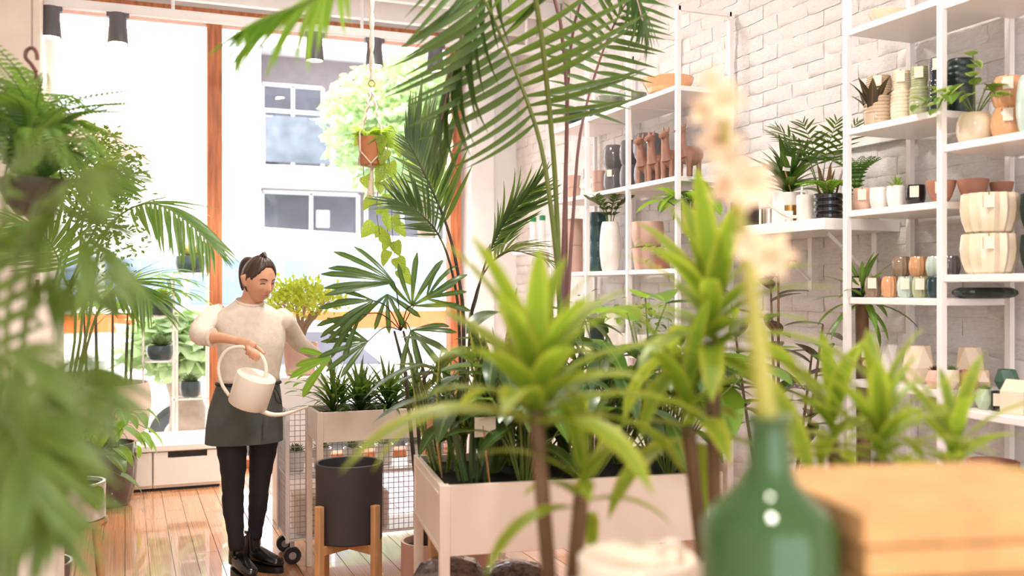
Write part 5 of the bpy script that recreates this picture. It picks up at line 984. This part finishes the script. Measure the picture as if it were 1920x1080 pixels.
# reaching hand
body.tube([w(592, 667, 5.245), w(598, 671, 5.26), w(604, 675, 5.27)], [0.02, 0.026, 0.024], 12, flat=0.5, flatdir=Zv.copy())
for i in range(4):
    d = (-8 + 5 * i); body.tube(spline([w(603, 674 + d * 0.5, 5.27 + d * 0.002), w(612, 678 + d * 0.6, 5.28), w(617, 685 + d * 0.6, 5.28)], 5), [0.009, 0.009, 0.0085, 0.008, 0.0075, 0.006], 8)
body.tube(spline([w(596, 672, 5.235), w(602, 682, 5.22), w(608, 688, 5.22)], 5), [0.011, 0.0105, 0.01, 0.009, 0.008, 0.007], 8)
bo = body.build('body', SK, woman, ang=180); rm = bo.modifiers.new('skin', 'REMESH'); rm.mode = 'VOXEL'; rm.voxel_size = 0.0042; rm.use_smooth_shade = True; sm = bo.modifiers.new('soften', 'SMOOTH'); sm.factor = 0.5; sm.iterations = 2
# face details
EYE = mat('dark eye', (52, 38, 34), 0.3); LIP = mat('lip', (190, 116, 104), 0.4)
def fp(x, z, d=0.0015):
    """a point on the face surface"""
    best = None
    for j in range(60):
        v = -1.3 + 2.4 * j / 59
        for i in range(40):
            u = math.pi * (0.12 + 0.76 * i / 39); p_ = headpt(u, v); q_ = p_ - hc; e_ = (q_.dot(hx) - x) ** 2 + (q_.dot(hu) - z) ** 2
            if best is None or e_ < best[0]: best = (e_, q_.dot(hf))
    return H(x, best[1] + d, z)
for s in (-1, 1):
    MB().tube([fp(s * xx, zz, 0.0035) for xx, zz in ((0.018, 0.006), (0.025, 0.0075), (0.033, 0.0065), (0.043, 0.001))], [0.001, 0.0026, 0.0028, 0.001], 6).build('eyelid', EYE, woman)
    MB().tube([fp(s * xx, zz, 0.002) for xx, zz in ((0.014, 0.026), (0.025, 0.031), (0.036, 0.031), (0.047, 0.024))], [0.0022, 0.003, 0.0026, 0.001], 6).build('eyebrow', HAIR, woman)
lp = [fp(xx, zz, 0.0005) for xx, zz in ((-0.021, -0.058), (-0.01, -0.055), (0, -0.056), (0.01, -0.055), (0.021, -0.058))]; MB().tube(lp, [0.001, 0.004, 0.0042, 0.004, 0.001], 6).tube([q_ - hu * 0.0065 for q_ in lp], [0.001, 0.004, 0.005, 0.004, 0.001], 6).build('lips', LIP, woman)
# hair: a swept back cap, knot and pony tail
cap = MB(); rows = []
for j in range(34):
    r_ = []
    for i in range(60):
        u = 2 * math.pi * i / 60; v = -0.75 + (math.pi / 2 + 0.75) * (j + 0.5) / 34; front = max(0.0, math.sin(u)); side = abs(math.cos(u))
        vmin = -0.75 + 1.6 * front ** 0.8 + 0.62 * math.exp(-((min(abs(u - math.pi / 2), 2 * math.pi - abs(u - math.pi / 2)) - 1.52) / 0.24) ** 2); k = 1.11 if v > vmin + 0.35 else (1.015 + 0.095 * ((v - vmin) / 0.35) ** 0.7 if v > vmin else 0.9)
        k += 0.018 * math.sin(u * 17 + v * 3); r_.append(headpt(u, v, k, False))
    rows.append(r_)
cap.loft(rows); ho = cap.build('hair', HAIR, woman, ang=180)
MB().tube(spline([H(0, -0.075, 0.055), H(0, -0.118, 0.05), H(-0.004, -0.138, 0.0), H(-0.008, -0.135, -0.06), H(-0.01, -0.125, -0.105)], 12), [0.022, 0.026, 0.03, 0.032, 0.032, 0.031, 0.029, 0.026, 0.023, 0.019, 0.014, 0.009, 0.003], 12).build('ponytail', HAIR, ho)
MB().tube([H(0.0, -0.02, 0.118), H(0.0, 0.0, 0.132), H(0.0, 0.02, 0.126)], [0.012, 0.016, 0.006], 10).build('hair_clip', HAIR, ho)
MB().tube([H(0.012 * math.cos(a) * 1.9, -0.1, 0.052 + 0.022 * math.sin(a)) for a in [k * 0.52 for k in range(13)]], 0.005, 6, cap=False).build('hair_tie', M_black, ho)
# cream top
tp = MB().loft(torso(TOP, 0.004)); so = tp.build('top', SWEAT, woman, ang=180)
for A in (ARML, ARMR):
    sl = MB(); i1 = 13 if A is ARML else 17; P, R_ = armtube(sl, A, 0.006, 0, i1); c = P[i1 - 1]; so2 = sl.build('sleeve', SWEAT, so, ang=180)
    Tn = (P[i1 - 1] - P[i1 - 3]).normalized(); ring = MB().tube([c - Tn * 0.008, c, c + Tn * 0.008], [R_[i1 - 1] + 0.002, R_[i1 - 1] + 0.004, R_[i1 - 1] + 0.003], 16); ring.build('cuff', SWEAT, so)
MB().tube([q_ for q_ in torso(TOP[:1], 0.004)[0]] + [torso(TOP[:1], 0.004)[0][0]], 0.005, 6, cap=False).build('neckband', SWEAT, so)
# trousers, apron, boots
tr = MB()
for L_ in (LEGL, LEGR):
    P = spline([w(a, b, t) for a, b, t, r in L_], 24); R_ = []
    for i in range(25):
        x_ = i / 24 * 6; k = min(int(x_), 5); R_.append(L_[k][3] * (1 - (x_ - k)) + L_[k + 1][3] * (x_ - k) + 0.002 * math.sin(i * 2.3))
    tr.tube(P, R_, 18)
tr.loft(torso(HIP[:4], 0.0)); tr.build('trousers', JEAN, woman, ang=180)
AP = [(466, 716, 4.9, 0.153, 0.108), (464, 735, 4.9, 0.166, 0.116), (461, 765, 4.9, 0.183, 0.128), (459, 800, 4.9, 0.192, 0.135), (458, 828, 4.9, 0.194, 0.137)]
ao = MB().loft(torso(AP, 0.0) + torso(AP[::-1], -0.006), cap=False).build('apron', APR, woman, ang=60)
c0 = w(461, 770, 4.9)
MB().bar(w(500, 778, 4.78), w(497, 822, 4.775), 0.02, 0.004, up=Fv).build('placket', APR, ao); MB().tube([q_ for q_ in ering(w(466, 718, 4.9), 0.157, 0.111, 24)] + [ering(w(466, 718, 4.9), 0.157, 0.111, 24)[0]], 0.009, 8, cap=False).build('waistband', JEAN, ao)
MB().tube(spline([w(512, 722, 4.84), w(522, 738, 4.86), w(527, 756, 4.87), w(519, 752, 4.87), w(514, 735, 4.86)], 12), 0.004, 6, flat=0.5).build('tie', mat('dark tie', (52, 38, 48), 0.8), ao)
def boot(px, py, t, yaw):
    g = w(px, py, t); g.z = 0.0; d = (-Fv * math.cos(yaw) + Rv * math.sin(yaw)); sd = d.cross(Zv)
    def rg(x_, z_, a, h): return [g + d * (x_) + sd * (a * math.cos(th)) + Zv * (z_ + h * math.sin(th)) for th in [2 * math.pi * k / 16 for k in range(16)]]
    up = MB().loft([rg(-0.085, 0.06, 0.018, 0.02), rg(-0.07, 0.07, 0.034, 0.04), rg(-0.02, 0.078, 0.04, 0.048), rg(0.04, 0.07, 0.042, 0.04), rg(0.1, 0.058, 0.044, 0.028), rg(0.145, 0.052, 0.038, 0.022), rg(0.17, 0.048, 0.016, 0.01)])
    up.tube([g - d * 0.035 + Zv * 0.06, g - d * 0.035 + Zv * 0.1, g - d * 0.03 + Zv * 0.15, g - d * 0.03 + Zv * 0.2], [0.044, 0.044, 0.042, 0.043], 16)
    b_ = up.build('boot', BOOT, woman, ang=60); so_ = MB(); n = 20; ol = []
    for k in range(n):
        th = 2 * math.pi * k / n; x_ = 0.04 + 0.136 * math.cos(th); ol.append((x_, (0.047 if math.cos(th) > -0.2 else 0.04) * math.sin(th)))
    so_.loft([[g + d * x_ + sd * y_ + Zv * z_ for x_, y_ in ol] for z_ in (0.0, 0.028, 0.032)]); so_.build('sole', M_black, b_); MB().tube([g + d * 0.005 + sd * 0.043 + Zv * 0.1, g - d * 0.005 + sd * 0.042 + Zv * 0.19], 0.014, 8, flat=0.3, flatdir=sd.copy()).build('elastic', M_black, b_)
boot(450, 1050, 4.87, math.radians(38)); boot(482, 1030, 5.0, math.radians(62))
# ---- her watering can
CB = W(464, 758, 4.56); ax = (Rv * 0.34 + Zv * 0.92 - Fv * 0.18).normalized(); lat = (ax.cross(Fv)).normalized(); lat = lat if lat.dot(Rv) > 0 else -lat; dp = ax.cross(lat)
o = thing('watering_can', 'cream watering can with hoop handle held by the woman', 'watering can', CB); EN = mat('cream enamel', (240, 226, 208), 0.3, var=0.02)
def Cc(x, y, z): return lat * x + dp * y + ax * z
cr, ch = 0.093, 0.15
can = MB(); ringz_ = [(0.0, 0.0), (cr * 0.97, 0.0), (cr, 0.005), (cr, ch - 0.004), (cr * 0.98, ch), (cr * 0.94, ch - 0.003), (cr * 0.6, ch - 0.008), (0.0, ch - 0.01)]
b_ = MB().lathe(ringz_, 40); b_.v = [tuple(Cc(*q_)) for q_ in b_.v]; b_.build('body', EN, o, ang=40)
hp = [W(*q_) - CB for q_ in ((430, 742, 4.56), (415, 718, 4.565), (410, 685, 4.575), (424, 658, 4.58), (450, 650, 4.583), (474, 656, 4.585), (491, 668, 4.585), (499, 688, 4.58), (498, 712, 4.575))]
MB().tube(spline(hp, 30), 0.0085, 10).build('handle', EN, o)
sp = [W(*q_) - CB for q_ in ((490, 770, 4.56), (508, 777, 4.56), (530, 777, 4.57), (552, 771, 4.59), (578, 762, 4.62))]
MB().tube(spline(sp, 18), [0.013 - 0.0004 * i for i in range(19)], 10).build('spout', EN, o)
# ================================================================== NEAR FOREGROUND
M_counter = mat('pale counter laminate', (226, 206, 188), 0.45, var=0.03)
o = thing('counter', 'pale shop counter in the near foreground', 'counter', (0.8, 0.9, 0)); f = o.location
MB().box((0.05, 0.45, 0.98), (1.75, 1.32, 1.02)).build('worktop', M_counter, o, off=f, bevel=0.004); MB().box((0.1, 0.5, 0), (1.7, 1.27, 0.98)).build('body', M_counter, o, off=f)
CZ = 1.021
# kraft paper stack
p1 = W(1625, 962, 0.9); p2 = W(1512, 886, 1.1); zt = p1.z; u2 = Vector((p2.x - p1.x, p2.y - p1.y, 0)); ky = math.radians(-13); M_kr = mat('kraft paper', (200, 152, 98), 0.8, var=0.1, scale=20)
n = 7; hh = (zt - CZ) / n; kc = Vector((p1.x, p1.y, 0)) + Vector((math.cos(ky), math.sin(ky), 0)) * 0.15 + Vector((-math.sin(ky), math.cos(ky), 0)) * 0.12
for k in range(n):
    ob = MB().box((-0.15, -0.12, 0.0005), (0.15, 0.12, hh - 0.0025 - (0.002 if k % 3 == 1 else 0))).build('kraft_bundle', M_kr, bevel=0.0015); ob.location = (kc.x + rng.uniform(-.004, .004), kc.y + rng.uniform(-.004, .004), CZ + hh * k); ob.rotation_euler = (0, 0, ky + rng.uniform(-0.03, 0.03) * (k < n - 1))
    tag(ob, 'kraft paper sheaf, %s of the stack at lower right' % ('bottom', 'second from the bottom', 'third from the bottom', 'middle one', 'third from the top', 'second from the top', 'topmost')[k], 'paper', 'stack of kraft paper')
# green glass bottle with an orchid spray
M_bot = bpy.data.materials.new('green glass'); M_bot.use_nodes = True; pb_ = M_bot.node_tree.nodes['Principled BSDF']; pb_.inputs['Base Color'].default_value = lin((74, 118, 58)); pb_.inputs['Roughness'].default_value = 0.06; pb_.inputs['Transmission Weight'].default_value = 0.55; pb_.inputs['IOR'].default_value = 1.3; pb_.inputs['Coat Weight'].default_value = 0.6
bc = W(1442, 1000, 0.95); o = thing('glass_bottle', 'green glass bottle vase in the near foreground', 'bottle', (bc.x, bc.y, CZ))
zz = lambda py: W(1442, py, 0.95).z - CZ
MB().lathe([(0, 0.002), (0.055, 0.002), (0.064, 0.012), (0.067, 0.05), (0.067, zz(985)), (0.06, zz(958)), (0.042, zz(930)), (0.028, zz(905)), (0.021, zz(870)), (0.019, zz(800)), (0.023, zz(790)), (0.023, zz(780)), (0.017, zz(780)), (0.015, zz(860)), (0.024, zz(905)), (0.055, zz(960)), (0.062, zz(990)), (0.062, 0.05), (0.05, 0.012), (0, 0.01)], 40).build('glass', M_bot, o)
o = thing('orchid_spray', 'tall yellow green flower stalk with cream blossoms in the bottle', 'flower', (bc.x, bc.y, CZ + 0.05)); f = o.location; M_stalk = leafmat('flower stalk', (176, 172, 74), trans=0.25); M_pet = leafmat('cream petal', (240, 210, 180), rib=(232, 186, 136), trans=0.4, rough=0.6, warm=0.0)
P = spline([(0, 0, 0), W(1440, 860, 0.95) - f, W(1432, 740, 0.95) - f, W(1418, 620, 0.95) - f, W(1400, 480, 0.95) - f, W(1375, 340, 0.95) - f, W(1345, 150, 0.95) - f], 30); MB().tube(P, [0.011] * 10 + [0.011 - 0.0004 * i for i in range(21)], 8).build('stalk', M_stalk, o)
for i, (px, py, r, n_) in enumerate(((1330, 152, 0.017, 5), (1352, 192, 0.026, 6), (1322, 210, 0.022, 5), (1345, 268, 0.028, 6), (1362, 300, 0.022, 5), (1402, 348, 0.030, 7), (1360, 352, 0.022, 5), (1440, 480, 0.030, 6), (1402, 462, 0.02, 5))):
    c = W(px, py, 0.93 + 0.01 * (i % 4)) - f; near_ = min(P, key=lambda q_: (q_ - c).length); fo = MB().tube([near_, c], 0.002, 5).build('blossom', M_stalk, o)
    for k in range(n_): leaf(fo, 'ovate', 0.62, 0.3, M_pet, c, (-Fv + Rv * 1.5 * math.cos(k * 6.283 / n_) + Zv * 1.5 * math.sin(k * 6.283 / n_)), r, up=-Fv, name='petal')
# cream can in front
p = W(1195, 1040, 1.28); o = thing('near_watering_can', 'blurred cream can with looped handle at the bottom edge', 'watering can', (p.x, p.y, CZ)); hz = p.z - CZ
MB().lathe([(0, 0.001), (0.075, 0.001), (0.078, 0.006), (0.079, hz - 0.004), (0.075, hz), (0.06, hz - 0.004), (0, hz - 0.006)], 36).build('body', EN, o)
hl = [W(*q_) - o.location for q_ in ((1278, 1060, 1.26), (1275, 1030, 1.25), (1262, 1018, 1.25), (1248, 1022, 1.25), (1238, 1040, 1.26))]; MB().tube(spline(hl, 14), 0.006, 8).build('handle', EN, o)
# display table behind the counter with the lime dracaenas
o = thing('display_table', 'low display table carrying the near dracaenas', 'table', (1.1, 1.75, 0)); f = o.location
MB().box((0.35, 1.36, 0.5), (2.0, 2.25, 0.54)).build('tabletop', M_oak, o, off=f, bevel=0.004)
for x in (0.4, 1.9):
    for y in (1.41, 2.15): MB().box((x, y, 0), (x + 0.05, y + 0.05, 0.5)).build('leg', M_oak, o, off=f)
def dracaena(px, crowns, t, lab, pm, n=26, L=0.36, canes=S_brown, tall=0.0, ratio=0.185, m=None):
    b = W(px, 1000, t); o = thing('dracaena', lab, 'potted plant', (b.x, b.y, 0.541)); f = o.location; MB().lathe(prof('taper', 0.085, 0.17), 28).build('pot', pm, o); soil(o, 0.07, 0.15)
    for i, (cx, cy, ct, n_, L_, p0) in enumerate(crowns):
        c = W(cx, cy, ct) - f; MB().tube(spline([Vector((0.015 * i, 0, 0.15)), Vector((c.x * 0.4, c.y * 0.4, c.z * 0.5 + 0.06)), c], 10), 0.0125, 10).build('cane', canes, o)
        rosette(o, c - Zv * 0.03, n_, L_, ratio, m or L_lime, 'strap', (p0, 1.4), (0.4, 1.35), rise=0.1, yaw0=i)
    return o
dracaena(1050, [(1005, 770, 1.5, 30, 0.33, 0.35), (1090, 930, 1.5, 12, 0.2, 0.1)], 1.52, 'lime green dracaena in the centre foreground', C_beige)
dracaena(1345, [(1335, 640, 1.75, 34, 0.32, -0.2), (1290, 800, 1.7, 14, 0.28, -0.1)], 1.72, 'lime green dracaena behind the flower stalk', C_terra)
dracaena(1640, [(1650, 860, 1.55, 28, 0.22, 0.1), (1790, 890, 1.7, 22, 0.22, -0.1), (1560, 830, 1.8, 20, 0.24, 0.0)], 1.62, 'lime green dracaena rising behind the kraft paper', C_white)
